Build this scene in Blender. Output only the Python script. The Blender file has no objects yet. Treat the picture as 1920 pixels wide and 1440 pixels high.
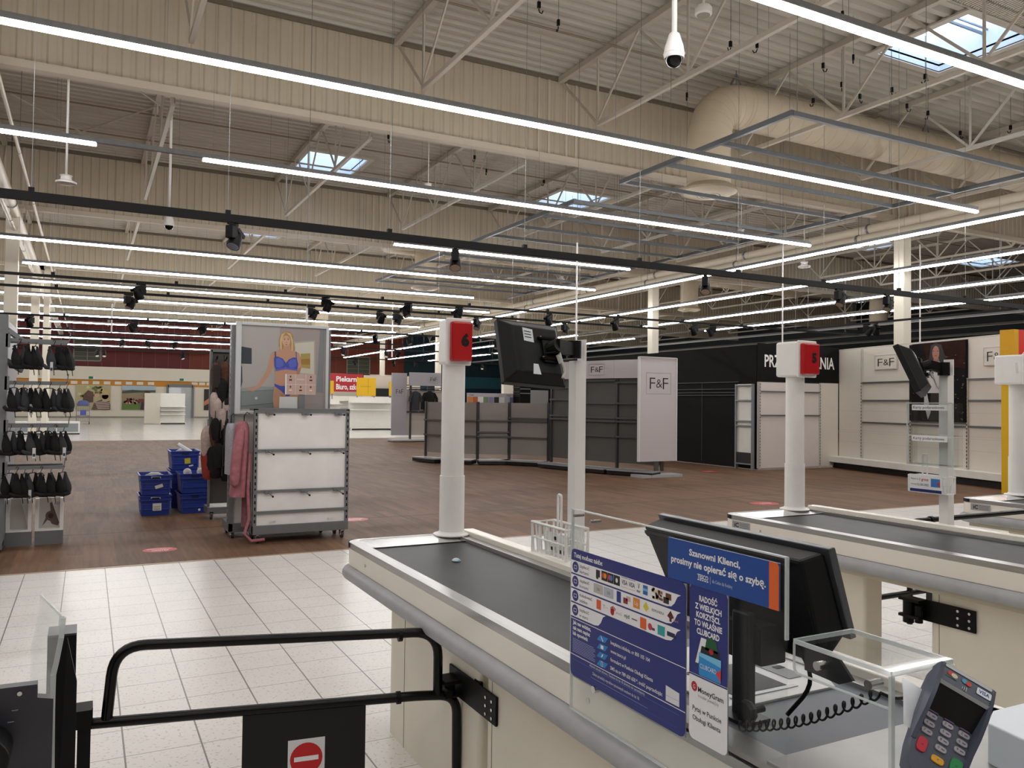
import bpy, bmesh, math, random
from mathutils import Vector, Matrix
random.seed(7)
PI=math.pi
S=bpy.context.scene; COL=S.collection
# ---------------- camera (solved from the vanishing points of floor tiles and light lines) ----------------
FPX=1513.13; H=1.6
def _v(x,y): return Vector((x-960.,-(y-720.),-FPX)).normalized()
_a=_v(3835,790); _b=_v(163,746); _z=_a.cross(_b).normalized(); _b=_z.cross(_a).normalized()
RR=Matrix((_a,_b,_z)); C0=Vector((0,0,H))
cd=bpy.data.cameras.new('camera'); cam=bpy.data.objects.new('camera',cd); COL.objects.link(cam)
cd.sensor_width=36; cd.lens=FPX/1920*36; cd.clip_start=.02; cd.clip_end=400
cam.matrix_world=Matrix.Translation(C0)@RR.to_4x4(); S.camera=cam
def ray(x,y): return RR@Vector(((x-960)/FPX,-(y-720)/FPX,-1))
def atz(x,y,z=0.): d=ray(x,y); return C0+d*((z-H)/d.z)
def atY(x,y,Y): d=ray(x,y); return C0+d*(Y/d.y)
def atX(x,y,X): d=ray(x,y); return C0+d*(X/d.x)
# ---------------- world and exposure ----------------
S.view_settings.view_transform='Standard'; S.view_settings.look='None'; S.view_settings.gamma=1
S.view_settings.use_curve_mapping=False; S.view_settings.exposure=EXPO=0.27
w=bpy.data.worlds.new('sky'); S.world=w; w.use_nodes=True
bg=w.node_tree.nodes['Background']; bg.inputs[0].default_value=(.62,.78,1,1); bg.inputs[1].default_value=3.2
LED_POWER=27.0
# ---------------- materials ----------------
def lin(h):
    c=[int(h[i:i+2],16)/255 for i in (0,2,4)]
    return tuple(x/12.92 if x<=.04045 else ((x+.055)/1.055)**2.4 for x in c)+(1,)
M={}
def mat(n,h,r=.5,me=0.,var=0.,scale=8.,bump=0.,em=0.,alpha=None,tr=0.,ior=1.45,spec=.5,stretch=None):
    if n in M: return M[n]
    m=bpy.data.materials.new(n); m.use_nodes=True; nt=m.node_tree; b=nt.nodes['Principled BSDF']
    c=lin(h) if isinstance(h,str) else h
    b.inputs['Base Color'].default_value=c; b.inputs['Roughness'].default_value=r; b.inputs['Metallic'].default_value=me
    b.inputs['IOR'].default_value=ior; b.inputs['Specular IOR Level'].default_value=spec
    if em: b.inputs['Emission Color'].default_value=c; b.inputs['Emission Strength'].default_value=em
    if tr: b.inputs['Transmission Weight'].default_value=tr
    if alpha is not None: b.inputs['Alpha'].default_value=alpha
    if var or bump:
        tc=nt.nodes.new('ShaderNodeTexCoord'); no=nt.nodes.new('ShaderNodeTexNoise'); no.inputs['Scale'].default_value=scale; no.inputs['Detail'].default_value=4
        src=tc.outputs['Object']
        if stretch:
            mp=nt.nodes.new('ShaderNodeMapping'); mp.inputs['Scale'].default_value=stretch; nt.links.new(src,mp.inputs[0]); src=mp.outputs[0]
        nt.links.new(src,no.inputs['Vector'])
        if var:
            mr=nt.nodes.new('ShaderNodeMapRange'); mr.inputs[1].default_value=.3; mr.inputs[2].default_value=.7; mr.inputs[3].default_value=1-var; mr.inputs[4].default_value=1+var*.4
            hs=nt.nodes.new('ShaderNodeHueSaturation'); hs.inputs['Color'].default_value=c
            nt.links.new(no.outputs[0],mr.inputs[0]); nt.links.new(mr.outputs[0],hs.inputs['Value']); nt.links.new(hs.outputs[0],b.inputs['Base Color'])
        if bump:
            bp=nt.nodes.new('ShaderNodeBump'); bp.inputs['Strength'].default_value=bump; bp.inputs['Distance'].default_value=.01
            nt.links.new(no.outputs[0],bp.inputs['Height']); nt.links.new(bp.outputs[0],b.inputs['Normal'])
    M[n]=m; return m
def P(h,r=.5,**k): return mat('paint_%s_%d'%(h,int(r*100)),h,r,**k)
cream_steel=mat('cream_steel','cbc0ae',.6,var=.06,scale=1.5)
deck_m=mat('roof_deck_paint','c3bcb0',.65,var=.05,scale=1.2)
curtain_m=mat('smoke_curtain_paint','bfb39e',.7,var=.07,scale=.9)
truss_m=mat('truss_paint','c4bcae',.55,var=.05,scale=3)
duct_m=mat('duct_paint','cfc1a8',.5,var=.06,scale=3)
pipe_m=mat('pipe_paint','ddd3bf',.45,var=.04,scale=3)
galv=mat('galvanised_steel','85878a',.42,.6,var=.12,scale=12)
strut_m=mat('strut_grey','5b5e61',.5,.0,var=.08,scale=9)
black_m=mat('black_powder_coat','09090b',.5,var=.1,scale=30,spec=.25)
blackp=mat('black_plastic','101113',.5,var=.08,scale=40,spec=.3)
darkp=mat('dark_grey_plastic','1c1d21',.4,var=.06,scale=40)
cream_panel=mat('cream_panel','e6dfcf',.38,var=.04,scale=4)
cream_lac=mat('cream_lacquer','ede7dc',.25,var=.03,scale=3)
white_lac=mat('white_lacquer','ecebe8',.35,var=.03,scale=6)
white_pl=mat('white_plastic','efedea',.4,var=.03,scale=9)
shelf_w=mat('white_shelf_steel','ebe9e2',.4,var=.03,scale=5)
bumper_m=mat('grey_bumper_rubber','a6a7aa',.5,var=.1,scale=14)
steel=mat('brushed_steel','b3b3b2',.28,.9,var=.12,scale=6,stretch=(12,.6,12))
steel_r=mat('dull_steel','a9a8a5',.4,.75,var=.1,scale=10)
slate=mat('slate_mat','575c66',.42,var=.08,scale=10)
gond=mat('gondola_grey','76797b',.45,.25,var=.06,scale=12)
grey_panel=mat('grey_beige_panel','8d8680',.6,var=.05,scale=2)
chrome=mat('chrome','cfcfcf',.18,1.)
led_m=mat('led_diffuser',(1,.985,.975,1),.5,em=LED_POWER)
acry=mat('clear_acrylic','f4f8f8',.03,tr=1.,ior=1.2)
acry_edge=mat('acrylic_edge','dfe6e6',.25,alpha=.55)
cloth_b=mat('black_fabric','0b0b0d',.85,var=.3,scale=60,bump=.3)
cloth_g=mat('charcoal_fabric','35363b',.85,var=.2,scale=60,bump=.3)
navy='1d2a6b'; bluep='1f4a96'
def belt_mat():
    m=mat('conveyor_belt_rubber','232426',.5,var=.22,scale=7,bump=.15,stretch=(1,.35,1)); return m
belt_m=belt_mat()
def math_n(nt,op,a,b=None,c=None):
    n=nt.nodes.new('ShaderNodeMath'); n.operation=op
    for i,q in enumerate((a,b,c)):
        if q is None: continue
        if isinstance(q,(int,float)): n.inputs[i].default_value=q
        else: nt.links.new(q,n.inputs[i])
    return n.outputs[0]
def sheet_glass():
    m=bpy.data.materials.new('clear_sheet'); m.use_nodes=True; nt=m.node_tree; nt.nodes.clear()
    o=nt.nodes.new('ShaderNodeOutputMaterial'); t=nt.nodes.new('ShaderNodeBsdfTransparent'); g=nt.nodes.new('ShaderNodeBsdfGlossy'); x=nt.nodes.new('ShaderNodeMixShader'); f=nt.nodes.new('ShaderNodeLayerWeight')
    t.inputs[0].default_value=(.96,.97,.97,1); g.inputs['Roughness'].default_value=.04; f.inputs[0].default_value=.5
    nt.links.new(math_n(nt,'ADD',math_n(nt,'MULTIPLY',math_n(nt,'POWER',f.outputs[1],4),.35),.02),x.inputs[0]); nt.links.new(t.outputs[0],x.inputs[1]); nt.links.new(g.outputs[0],x.inputs[2]); nt.links.new(x.outputs[0],o.inputs[0]); return m
clear=sheet_glass()
def tile_mat(name,h,joint,px,ox,py,oy,speck=True,rough=.3,jw=.012):
    m=bpy.data.materials.new(name); m.use_nodes=True; nt=m.node_tree; b=nt.nodes['Principled BSDF']
    g=nt.nodes.new('ShaderNodeNewGeometry'); s=nt.nodes.new('ShaderNodeSeparateXYZ'); nt.links.new(g.outputs['Position'],s.inputs[0])
    def line(o,p,off,wd):
        t=math_n(nt,'FRACT',math_n(nt,'DIVIDE',math_n(nt,'SUBTRACT',o,off-100*p),p))
        d=math_n(nt,'ABSOLUTE',math_n(nt,'SUBTRACT',t,.5)); return math_n(nt,'GREATER_THAN',d,.5-wd)
    j=math_n(nt,'MAXIMUM',line(s.outputs[0],px,ox,jw),math_n(nt,'MULTIPLY',line(s.outputs[1],py,oy,jw*.8),.75))
    no=nt.nodes.new('ShaderNodeTexNoise'); no.inputs['Scale'].default_value=1.3; nt.links.new(g.outputs['Position'],no.inputs['Vector'])
    vo=nt.nodes.new('ShaderNodeTexNoise'); vo.inputs['Scale'].default_value=55; vo.inputs['Detail'].default_value=1; nt.links.new(g.outputs['Position'],vo.inputs['Vector'])
    sp=math_n(nt,'MULTIPLY',math_n(nt,'GREATER_THAN',vo.outputs[0],.64),.4 if speck else 0)
    cr=nt.nodes.new('ShaderNodeValToRGB'); cr.color_ramp.elements[0].position=.35; cr.color_ramp.elements[1].position=.65
    c=lin(h); cr.color_ramp.elements[0].color=tuple(x*.93 for x in c[:3])+(1,); cr.color_ramp.elements[1].color=c
    nt.links.new(no.outputs[0],cr.inputs[0])
    m1=nt.nodes.new('ShaderNodeMixRGB'); m1.inputs[2].default_value=lin('8f8a84'); nt.links.new(sp,m1.inputs[0]); nt.links.new(cr.outputs[0],m1.inputs[1])
    m2=nt.nodes.new('ShaderNodeMixRGB'); m2.inputs[2].default_value=lin(joint); nt.links.new(j,m2.inputs[0]); nt.links.new(m1.outputs[0],m2.inputs[1])
    nt.links.new(m2.outputs[0],b.inputs['Base Color']); b.inputs['Roughness'].default_value=rough; return m
def wood_mat():
    m=bpy.data.materials.new('wood_vinyl_planks'); m.use_nodes=True; nt=m.node_tree; b=nt.nodes['Principled BSDF']
    g=nt.nodes.new('ShaderNodeNewGeometry'); s=nt.nodes.new('ShaderNodeSeparateXYZ'); nt.links.new(g.outputs['Position'],s.inputs[0])
    pw=.15; ix=math_n(nt,'FLOOR',math_n(nt,'DIVIDE',s.outputs[0],pw))
    yo=math_n(nt,'ADD',s.outputs[1],math_n(nt,'MULTIPLY',math_n(nt,'FRACT',math_n(nt,'MULTIPLY',ix,.377)),.9))
    iy=math_n(nt,'FLOOR',math_n(nt,'DIVIDE',yo,.9))
    cb=nt.nodes.new('ShaderNodeCombineXYZ'); nt.links.new(ix,cb.inputs[0]); nt.links.new(iy,cb.inputs[1])
    wn=nt.nodes.new('ShaderNodeTexWhiteNoise'); wn.noise_dimensions='2D'; nt.links.new(cb.outputs[0],wn.inputs['Vector'])
    mp=nt.nodes.new('ShaderNodeMapping'); mp.inputs['Scale'].default_value=(22,1.6,1); nt.links.new(g.outputs['Position'],mp.inputs[0])
    no=nt.nodes.new('ShaderNodeTexNoise'); no.inputs['Scale'].default_value=1; no.inputs['Detail'].default_value=5; nt.links.new(mp.outputs[0],no.inputs['Vector'])
    n2=nt.nodes.new('ShaderNodeTexNoise'); n2.inputs['Scale'].default_value=.5; nt.links.new(g.outputs['Position'],n2.inputs['Vector'])
    v=math_n(nt,'ADD',math_n(nt,'ADD',math_n(nt,'MULTIPLY',no.outputs[0],.6),math_n(nt,'MULTIPLY',wn.outputs[0],.22)),math_n(nt,'MULTIPLY',n2.outputs[0],.3))
    cr=nt.nodes.new('ShaderNodeValToRGB'); e=cr.color_ramp.elements; e[0].position=.28; e[1].position=.85
    e[0].color=lin('4b3526'); e[1].color=lin('856449'); nt.links.new(v,cr.inputs[0])
    # dark joint lines running across every few metres
    t=math_n(nt,'FRACT',math_n(nt,'DIVIDE',math_n(nt,'SUBTRACT',s.outputs[1],10.7-900),9.0)); j=math_n(nt,'LESS_THAN',t,.006)
    tx=math_n(nt,'GREATER_THAN',math_n(nt,'ABSOLUTE',math_n(nt,'SUBTRACT',math_n(nt,'FRACT',math_n(nt,'DIVIDE',s.outputs[0],pw)),.5)),.488)
    mx=nt.nodes.new('ShaderNodeMixRGB'); mx.inputs[2].default_value=lin('3a2a24')
    nt.links.new(math_n(nt,'MAXIMUM',math_n(nt,'MULTIPLY',j,.7),math_n(nt,'MULTIPLY',tx,.3)),mx.inputs[0]); nt.links.new(cr.outputs[0],mx.inputs[1]); nt.links.new(mx.outputs[0],b.inputs['Base Color'])
    b.inputs['Roughness'].default_value=.58; b.inputs['Specular IOR Level'].default_value=.35; return m
# ---------------- mesh builder ----------------
LOC={}
class MB:
    def __init__(s,m=None): s.v=[];s.f=[];s.mi=[];s.mats=[];s.cur=m
    def _m(s,m):
        m=m or s.cur
        if m not in s.mats: s.mats.append(m)
        return s.mats.index(m)
    def add(s,vs,fs,m=None):
        o=len(s.v); s.v+=[Vector(v) for v in vs]; k=s._m(m)
        for f in fs: s.f.append(tuple(i+o for i in f)); s.mi.append(k)
        return s
    def box(s,a,b,m=None,rz=0,piv=None,mt=None):
        x0,y0,z0=[min(a[i],b[i]) for i in range(3)]; x1,y1,z1=[max(a[i],b[i]) for i in range(3)]
        vs=[Vector(p) for p in ((x0,y0,z0),(x1,y0,z0),(x1,y1,z0),(x0,y1,z0),(x0,y0,z1),(x1,y0,z1),(x1,y1,z1),(x0,y1,z1))]
        if rz:
            p=Vector(piv) if piv else Vector(((x0+x1)/2,(y0+y1)/2,0)); R=Matrix.Rotation(rz,3,'Z'); vs=[R@(v-p)+p for v in vs]
        if mt: vs=[mt@v for v in vs]
        return s.add(vs,[(0,3,2,1),(4,5,6,7),(0,1,5,4),(1,2,6,5),(2,3,7,6),(3,0,4,7)],m)
    def bar(s,p,q,w,h=None,m=None,up=(0,0,1)):
        h=h or w; p=Vector(p);q=Vector(q); d=(q-p).normalized(); u=Vector(up)
        if abs(d.dot(u))>.98: u=Vector((1,0,0))
        r=d.cross(u).normalized()*w/2; t=r.cross(d).normalized()*h/2
        vs=[p-r-t,p+r-t,p+r+t,p-r+t,q-r-t,q+r-t,q+r+t,q-r+t]
        return s.add(vs,[(3,2,1,0),(4,5,6,7),(0,1,5,4),(1,2,6,5),(2,3,7,6),(3,0,4,7)],m)
    def tube(s,pts,r,n=8,m=None,cap=True,closed=False):
        pts=[Vector(p) for p in pts]; k=len(pts); rs=r if isinstance(r,(list,tuple)) else [r]*k; vs=[];prev=None
        for i,p in enumerate(pts):
            a=pts[i-1] if (i>0 or closed) else p; b=pts[(i+1)%k] if (i<k-1 or closed) else p
            d=(b-a).normalized()
            if prev is None:
                u=Vector((0,0,1)) if abs(d.z)<.95 else Vector((1,0,0)); x=d.cross(u).normalized()
            else: x=(prev-d*prev.dot(d)).normalized()
            prev=x; y=d.cross(x)
            for j in range(n):
                t=2*PI*j/n; vs.append(p+(x*math.cos(t)+y*math.sin(t))*rs[i])
        fs=[]
        for i in range(k if closed else k-1):
            i2=(i+1)%k
            for j in range(n): j2=(j+1)%n; fs.append((i*n+j,i*n+j2,i2*n+j2,i2*n+j))
        if cap and not closed: fs.append(tuple(range(n-1,-1,-1))); fs.append(tuple((k-1)*n+j for j in range(n)))
        return s.add(vs,fs,m)
    def cyl(s,p,q,r,n=16,m=None,r2=None): return s.tube([p,q],[r,r if r2 is None else r2],n,m)
    def lathe(s,c,prof,n=20,m=None,mt=None):
        vs=[]; c=Vector(c)
        for r,z in prof:
            for j in range(n):
                t=2*PI*j/n; p=Vector((r*math.cos(t),r*math.sin(t),z)); p=(mt@p if mt else p)+c; vs.append(p)
        fs=[(i*n+j,i*n+(j+1)%n,(i+1)*n+(j+1)%n,(i+1)*n+j) for i in range(len(prof)-1) for j in range(n)]
        fs.append(tuple(range(n-1,-1,-1))); fs.append(tuple((len(prof)-1)*n+j for j in range(n)))
        return s.add(vs,fs,m)
    def prism(s,poly,ext,m=None):
        e=Vector(ext); n=len(poly); p=[Vector(x) for x in poly]
        fs=[tuple(range(n-1,-1,-1)),tuple(range(n,2*n))]+[(i,(i+1)%n,n+(i+1)%n,n+i) for i in range(n)]
        return s.add(p+[x+e for x in p],fs,m)
    def poly(s,pts,m=None): return s.add(pts,[tuple(range(len(pts)))],m)
    def quadgrid(s,rows,m=None,closed=False):
        n=len(rows[0]); vs=[p for r in rows for p in r]; fs=[]
        for i in range(len(rows)-1):
            for j in range(n if closed else n-1): j2=(j+1)%n; fs.append((i*n+j,i*n+j2,(i+1)*n+j2,(i+1)*n+j))
        return s.add(vs,fs,m)
    def build(s,name,parent=None,smooth=False,bev=0,local=False,solid=0,sub=0):
        off=Vector((0,0,0))
        if parent is not None and not local: off=LOC.get(parent.name,Vector((0,0,0)))
        me=bpy.data.meshes.new(name); me.from_pydata([v-off for v in s.v],[],s.f)
        for m in s.mats: me.materials.append(m)
        me.polygons.foreach_set('material_index',s.mi)
        if smooth: me.polygons.foreach_set('use_smooth',[True]*len(s.f))
        me.update(); o=bpy.data.objects.new(name,me); COL.objects.link(o)
        if parent is not None: o.parent=parent; LOC[o.name]=off
        if solid: q=o.modifiers.new('thickness','SOLIDIFY'); q.thickness=solid; q.offset=0
        if bev: q=o.modifiers.new('bevel','BEVEL'); q.width=bev; q.segments=2; q.limit_method='ANGLE'; q.angle_limit=.6
        if sub: q=o.modifiers.new('subdivision','SUBSURF'); q.levels=sub; q.render_levels=sub
        if smooth and not sub:
            try: me.set_sharp_from_angle(angle=.7)
            except Exception: pass
        return o
def tag(o,label,cat,group=None):
    o['label']=label; o['category']=cat
    if group: o['group']=group
    return o
def thing(name,label,cat,loc=(0,0,0),group=None,rz=0):
    o=bpy.data.objects.new(name,None); COL.objects.link(o); o.location=loc; o.rotation_euler=(0,0,rz); LOC[o.name]=Vector(loc); o.empty_display_size=.1
    return tag(o,label,cat,group)
def struct(o): o['kind']='structure'; return o
def lab(o,l): o['label']=l; return o
def dup(r,loc,rz=None,label=None,group=None):
    c=r.copy(); COL.objects.link(c); c.location=loc
    if rz is not None: c.rotation_euler=(0,0,rz) if not isinstance(rz,tuple) else rz
    if label: c['label']=label
    if group: c['group']=group
    for ch in list(r.children):
        d=ch.copy(); COL.objects.link(d); d.parent=c
        for g in ch.children:
            e=g.copy(); COL.objects.link(e); e.parent=d
    return c
ORD=['first','second','third','fourth','fifth','sixth','seventh','eighth','ninth','tenth','eleventh','twelfth','thirteenth','fourteenth','fifteenth','sixteenth','seventeenth','eighteenth','nineteenth','twentieth']
# ---------------- lettering ----------------
_tc={}
def text_geo(t,bold):
    k=(t,bold)
    if k in _tc: return _tc[k]
    c=bpy.data.curves.new('t','FONT'); c.body=t; c.size=1; c.offset=bold; c.resolution_u=2
    o=bpy.data.objects.new('t',c); me=bpy.data.meshes.new_from_object(o)
    vs=[tuple(v.co) for v in me.vertices]; fs=[tuple(p.vertices) for p in me.polygons]
    x0=min((v[0] for v in vs),default=0); x1=max((v[0] for v in vs),default=0)
    bpy.data.objects.remove(o); bpy.data.curves.remove(c); bpy.data.meshes.remove(me)
    _tc[k]=(vs,fs,x0,x1); return _tc[k]
class Panel:
    """flat printed sheet: origin, unit u (right) and v (up); prints sit a hair proud of each other"""
    def __init__(s,o,u,v,eps=.0006,mb=None): s.o=Vector(o);s.u=Vector(u);s.vv=Vector(v);s.n=s.u.cross(s.vv).normalized();s.e=eps;s.mb=mb or MB();s.L=0
    def P(s,x,y,l=None): return s.o+s.u*x+s.vv*y+s.n*s.e*(s.L if l is None else l)
    def rect(s,x0,y0,x1,y1,m,l): s.mb.poly([s.P(x0,y0,l),s.P(x1,y0,l),s.P(x1,y1,l),s.P(x0,y1,l)],m); return s
    def poly(s,pts,m,l):
        a=sum(pts[i][0]*pts[(i+1)%len(pts)][1]-pts[(i+1)%len(pts)][0]*pts[i][1] for i in range(len(pts)))
        if a<0: pts=pts[::-1]
        s.mb.poly([s.P(x,y,l) for x,y in pts],m); return s
    def ell(s,x,y,rx,ry,m,l,n=18): return s.poly([(x+rx*math.cos(2*PI*i/n),y+ry*math.sin(2*PI*i/n)) for i in range(n)],m,l)
    def rrect(s,x0,y0,x1,y1,r,m,l):
        pts=[]
        for cx,cy,a in ((x1-r,y1-r,0),(x0+r,y1-r,90),(x0+r,y0+r,180),(x1-r,y0+r,270)):
            for k in range(5): t=math.radians(a+k*22.5); pts.append((cx+r*math.cos(t),cy+r*math.sin(t)))
        return s.poly(pts,m,l)
    def text(s,t,x,y,h,m,l,w=None,al='l',bold=0.,rot=0.):
        vs,fs,a,b=text_geo(t,bold)
        sx=h/.7; sy=h/.7
        if w: sx=w/max(b-a,1e-6)
        W=(b-a)*sx; ox=x-(0 if al=='l' else W/2 if al=='c' else W)
        cr,sr=math.cos(rot),math.sin(rot); V=[]
        for v in vs:
            px=(v[0]-a)*sx+ox-x; py=v[1]*sy; V.append(s.P(x+px*cr-py*sr,y+px*sr+py*cr,l))
        s.mb.add(V,fs,m); return s
    def frame(s,x0,y0,x1,y1,t,m,l):
        s.rect(x0,y0,x1,y0+t,m,l);s.rect(x0,y1-t,x1,y1,m,l);s.rect(x0,y0,x0+t,y1,m,l);s.rect(x1-t,y0,x1,y1,m,l); return s
    def q(s,p): d=p-s.o; return (d.dot(s.u),d.dot(s.vv))     # world point on the plane -> sheet coordinates
def arc(c,r,a0,a1,n,ux,uy):
    c=Vector(c);ux=Vector(ux);uy=Vector(uy)
    return [c+ux*(r*math.cos(a0+(a1-a0)*i/n))+uy*(r*math.sin(a0+(a1-a0)*i/n)) for i in range(n+1)]
def bend(pts,r,n=5):
    pts=[Vector(p) for p in pts]; out=[pts[0]]
    for i in range(1,len(pts)-1):
        a,b,c=pts[i-1],pts[i],pts[i+1]; d0=(a-b).normalized(); d1=(c-b).normalized(); rr=min(r,(a-b).length*.49,(c-b).length*.49)
        p,q=b+d0*rr,b+d1*rr
        for k in range(n+1): t=k/n; out.append(p*(1-t)**2+b*2*t*(1-t)+q*t*t)
    out.append(pts[-1]); return out
# =================== THE HALL ===================
X0,X1,Y0,Y1,ZR=-24.,47.,-14.,74.,8.8
WB0,WB1=8.55,34.0
o=MB(tile_mat('speckled_floor_tiles','e4e0db','7d7873',.3235,.184,.3235,.138)).box((X0,Y0,-.1),(X1,WB0,0)).build('floor'); struct(o)
o=MB(wood_mat()).box((X0,WB0,-.1),(X1,WB1,0)).build('floor'); struct(o)
o=MB(tile_mat('white_floor_tiles','efede8','cfccc6',.6,.1,.6,.0,False,.16,.008)).box((X0,WB1,-.1),(X1,Y1,0)).build('floor'); struct(o)
o=MB(mat('edge_strip','b39a80',.4,.3)).box((X0,WB0-.02,0),(X1,WB0+.015,.004)).build('trim_1'); struct(o)
# walls
red=mat('dark_red_cladding','5b1214',.6,var=.05,scale=1); rust=mat('rust_cladding','6b2813',.6,var=.05,scale=1); teal=mat('dark_teal_cladding','0e2a33',.6,var=.05,scale=1)
wcol=mat('store_wall_white','e4dccb',.6,var=.03,scale=1); och=mat('ochre_band','c98a2b',.6); mteal=mat('mid_teal','24505c',.5); nav=mat('navy_band','10243a',.5)
def wall_back():
    b=MB(wcol)
    def seg(x0,x1,up,low):
        b.box((x0,Y1,4.15),(x1,Y1+.2,ZR),up)
        for z0,z1,m,d in low: b.box((x0,Y1-d,z0),(x1,Y1+.2,z1),m)
        x=x0
        while x<x1:
            b.box((x,Y1-.03,4.15),(x+.03,Y1,ZR),up if up is teal else mat('seam_'+up.name,'8a4a42' if up is red else '8a5038',.6)); x+=1.0
    L=[(0,2.62,wcol,0),(2.62,3.1,och,.02),(3.1,4.15,wcol,.3)]
    seg(X0,7.7,red,L); seg(7.7,15.4,rust,L); seg(15.4,27.1,rust,[(0,4.15,wcol,0)]); seg(27.1,X1,teal,[(0,2.3,nav,0),(2.3,3.0,nav,.1),(3.0,4.15,mteal,.25)])
    b.box((X0,Y1-.05,0),(15.4,Y1,.1),P('8a857c'))
    return struct(b.build('wall_back'))
wall_back()
b=MB(cream_steel); b.box((X0-.2,Y0,0),(X0,Y1,ZR)); struct(b.build('wall_left'))
b=MB(cream_steel); b.box((X0,Y0-.2,0),(X1,Y0,ZR)); struct(b.build('wall_front'))
def wall_right():
    b=MB(mat('near_black_wall','23282c',.7)); b.box((X1,Y0,5.6),(X1+.2,Y1,ZR)); b.box((X1,Y0,0),(X1+.2,Y1,5.6),teal)
    y=Y0
    while y<Y1: b.box((X1-.02,y,0),(X1,y+.04,5.6),nav); y+=1
    return struct(b.build('wall_right'))
wall_right()
# windows high on the back wall
for i,(px,py,w_,h_) in enumerate(((164,656,1.95,1.75),(672,688,2.2,1.9))):
    p=atY(px,py,Y1-.05); mg=mat('wall_window_glass','4a4e42',.5,spec=.2); fr=P('7d7768')
    o=MB(fr); 
    for a in (-1,1): o.box((p.x+a*w_/2-.05,Y1-.08,p.z-h_/2),(p.x+a*w_/2+.05,Y1-.03,p.z+h_/2)); o.box((p.x-w_/2,Y1-.08,p.z+a*h_/2-.05),(p.x+w_/2,Y1-.03,p.z+a*h_/2+.05))
    o.box((p.x-.03,Y1-.08,p.z-h_/2),(p.x+.03,Y1-.03,p.z+h_/2))
    for k in range(1,5): o.box((p.x-w_/2,Y1-.07,p.z-h_/2+k*h_/5-.015),(p.x+w_/2,Y1-.04,p.z-h_/2+k*h_/5+.015))
    fo=struct(o.build('window_%d'%(i+1))); g=MB(mg).box((p.x-w_/2,Y1-.05,p.z-h_/2),(p.x+w_/2,Y1-.035,p.z+h_/2)).build('pane',fo)
# strip-curtain doorway in the back wall
def door():
    a=atY(313,783,Y1); b_=atY(360,783,Y1); x0,x1=a.x,b_.x
    o=MB(P('77797a')); t=.18
    for x in (x0,x1): o.box((x-t/2,Y1-.2,0),(x+t/2,Y1,2.75))
    o.box((x0,Y1-.2,2.6),(x1,Y1,2.85)); d=struct(o.build('door_1'))
    MB(P('e8eef2',.3)).box((x0+.1,Y1-.06,0),(x0+.55*(x1-x0),Y1-.03,2.6)).build('door_opening',d)
    s=MB(mat('strip_curtain','b9bdbf',.25,var=.1,scale=3))
    for k in range(6): xx=x0+.55*(x1-x0)+k*.17; s.box((xx,Y1-.12+.02*(k%2),0),(xx+.18,Y1-.1+.02*(k%2),2.6))
    s.build('strip_curtain',d)
door()
# roof deck: trapezoid ribs along X, cut by the skylight holes
SKY=[]
for bay_y in (9.0,23.1,34.5,46.0,57.5):
    for x in (5.5,14.0,29.5,38.0):
        if bay_y>30 and x>10: continue
        if bay_y==9.0 and x<10: continue
        SKY.append((x,x+(1.75 if x<10 else 1.95),bay_y,bay_y+1.9))
def deck():
    b=MB(deck_m); p=.28; y=Y0; k=0
    while y<Y1:
        hs=sorted([(s[0],s[1]) for s in SKY if y+p>s[2] and y<s[3]])
        xs=[X0]; 
        for h in hs: xs+=[h[0],h[1]]
        xs.append(X1)
        prof=[(y,ZR),(y+.11,ZR),(y+.145,ZR+.09),(y+.245,ZR+.09),(y+.28,ZR)]
        for i in range(0,len(xs),2):
            a,c=xs[i],xs[i+1]
            vs=[(a,q[0],q[1]) for q in prof]+[(c,q[0],q[1]) for q in prof]
            b.add(vs,[(j,j+1,j+6,j+5) for j in range(4)])
        y+=p
    # insulation layer above so that no light leaks through
    ys=sorted(set([Y0-.2,Y1+.2]+[s[2] for s in SKY]+[s[3] for s in SKY]))
    for j in range(len(ys)-1):
        ym=(ys[j]+ys[j+1])/2; hs=sorted([(s[0],s[1]) for s in SKY if s[2]<ym<s[3]]); xs=[X0-.2]
        for h in hs: xs+=[h[0],h[1]]
        xs.append(X1+.2)
        for i in range(0,len(xs),2): b.box((xs[i],ys[j],ZR+.1),(xs[i+1],ys[j+1],ZR+.14))
    return struct(b.build('ceiling'))
deck()
kerb=mat('skylight_kerb','dfe6ec',.5); domem=mat('skylight_bar','8e98a3',.4,.5)
for i,(a,c,d,e) in enumerate(SKY):
    b=MB(kerb); t=.05; z0,z1=ZR-.03,ZR+.75
    b.box((a-t,d-t,z0),(a,e+t,z1));b.box((c,d-t,z0),(c+t,e+t,z1));b.box((a,d-t,z0),(c,d,z1));b.box((a,e,z0),(c,e+t,z1))
    w_=struct(b.build('window_%d'%(i+3)))
    g=MB(domem); ym=(d+e)/2
    g.box((a,ym-.02,z1-.35),(c,ym+.02,z1-.3)); g.box((a,ym-.12,z1-.3),(c,ym-.09,z1-.27)); g.box(((a+c)/2-.03,d,z1-.06),((a+c)/2+.03,e,z1)); g.build('opening_gear',w_)
    l=MB(P('cfc8bb')); l.box((a-.16,d-.16,ZR-.05),(a,e+.16,ZR-.01));l.box((c,d-.16,ZR-.05),(c+.16,e+.16,ZR-.01));l.box((a,d-.16,ZR-.05),(c,d,ZR-.01));l.box((a,e,ZR-.05),(c,e+.16,ZR-.01)); l.build('window_lining',w_)
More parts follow.
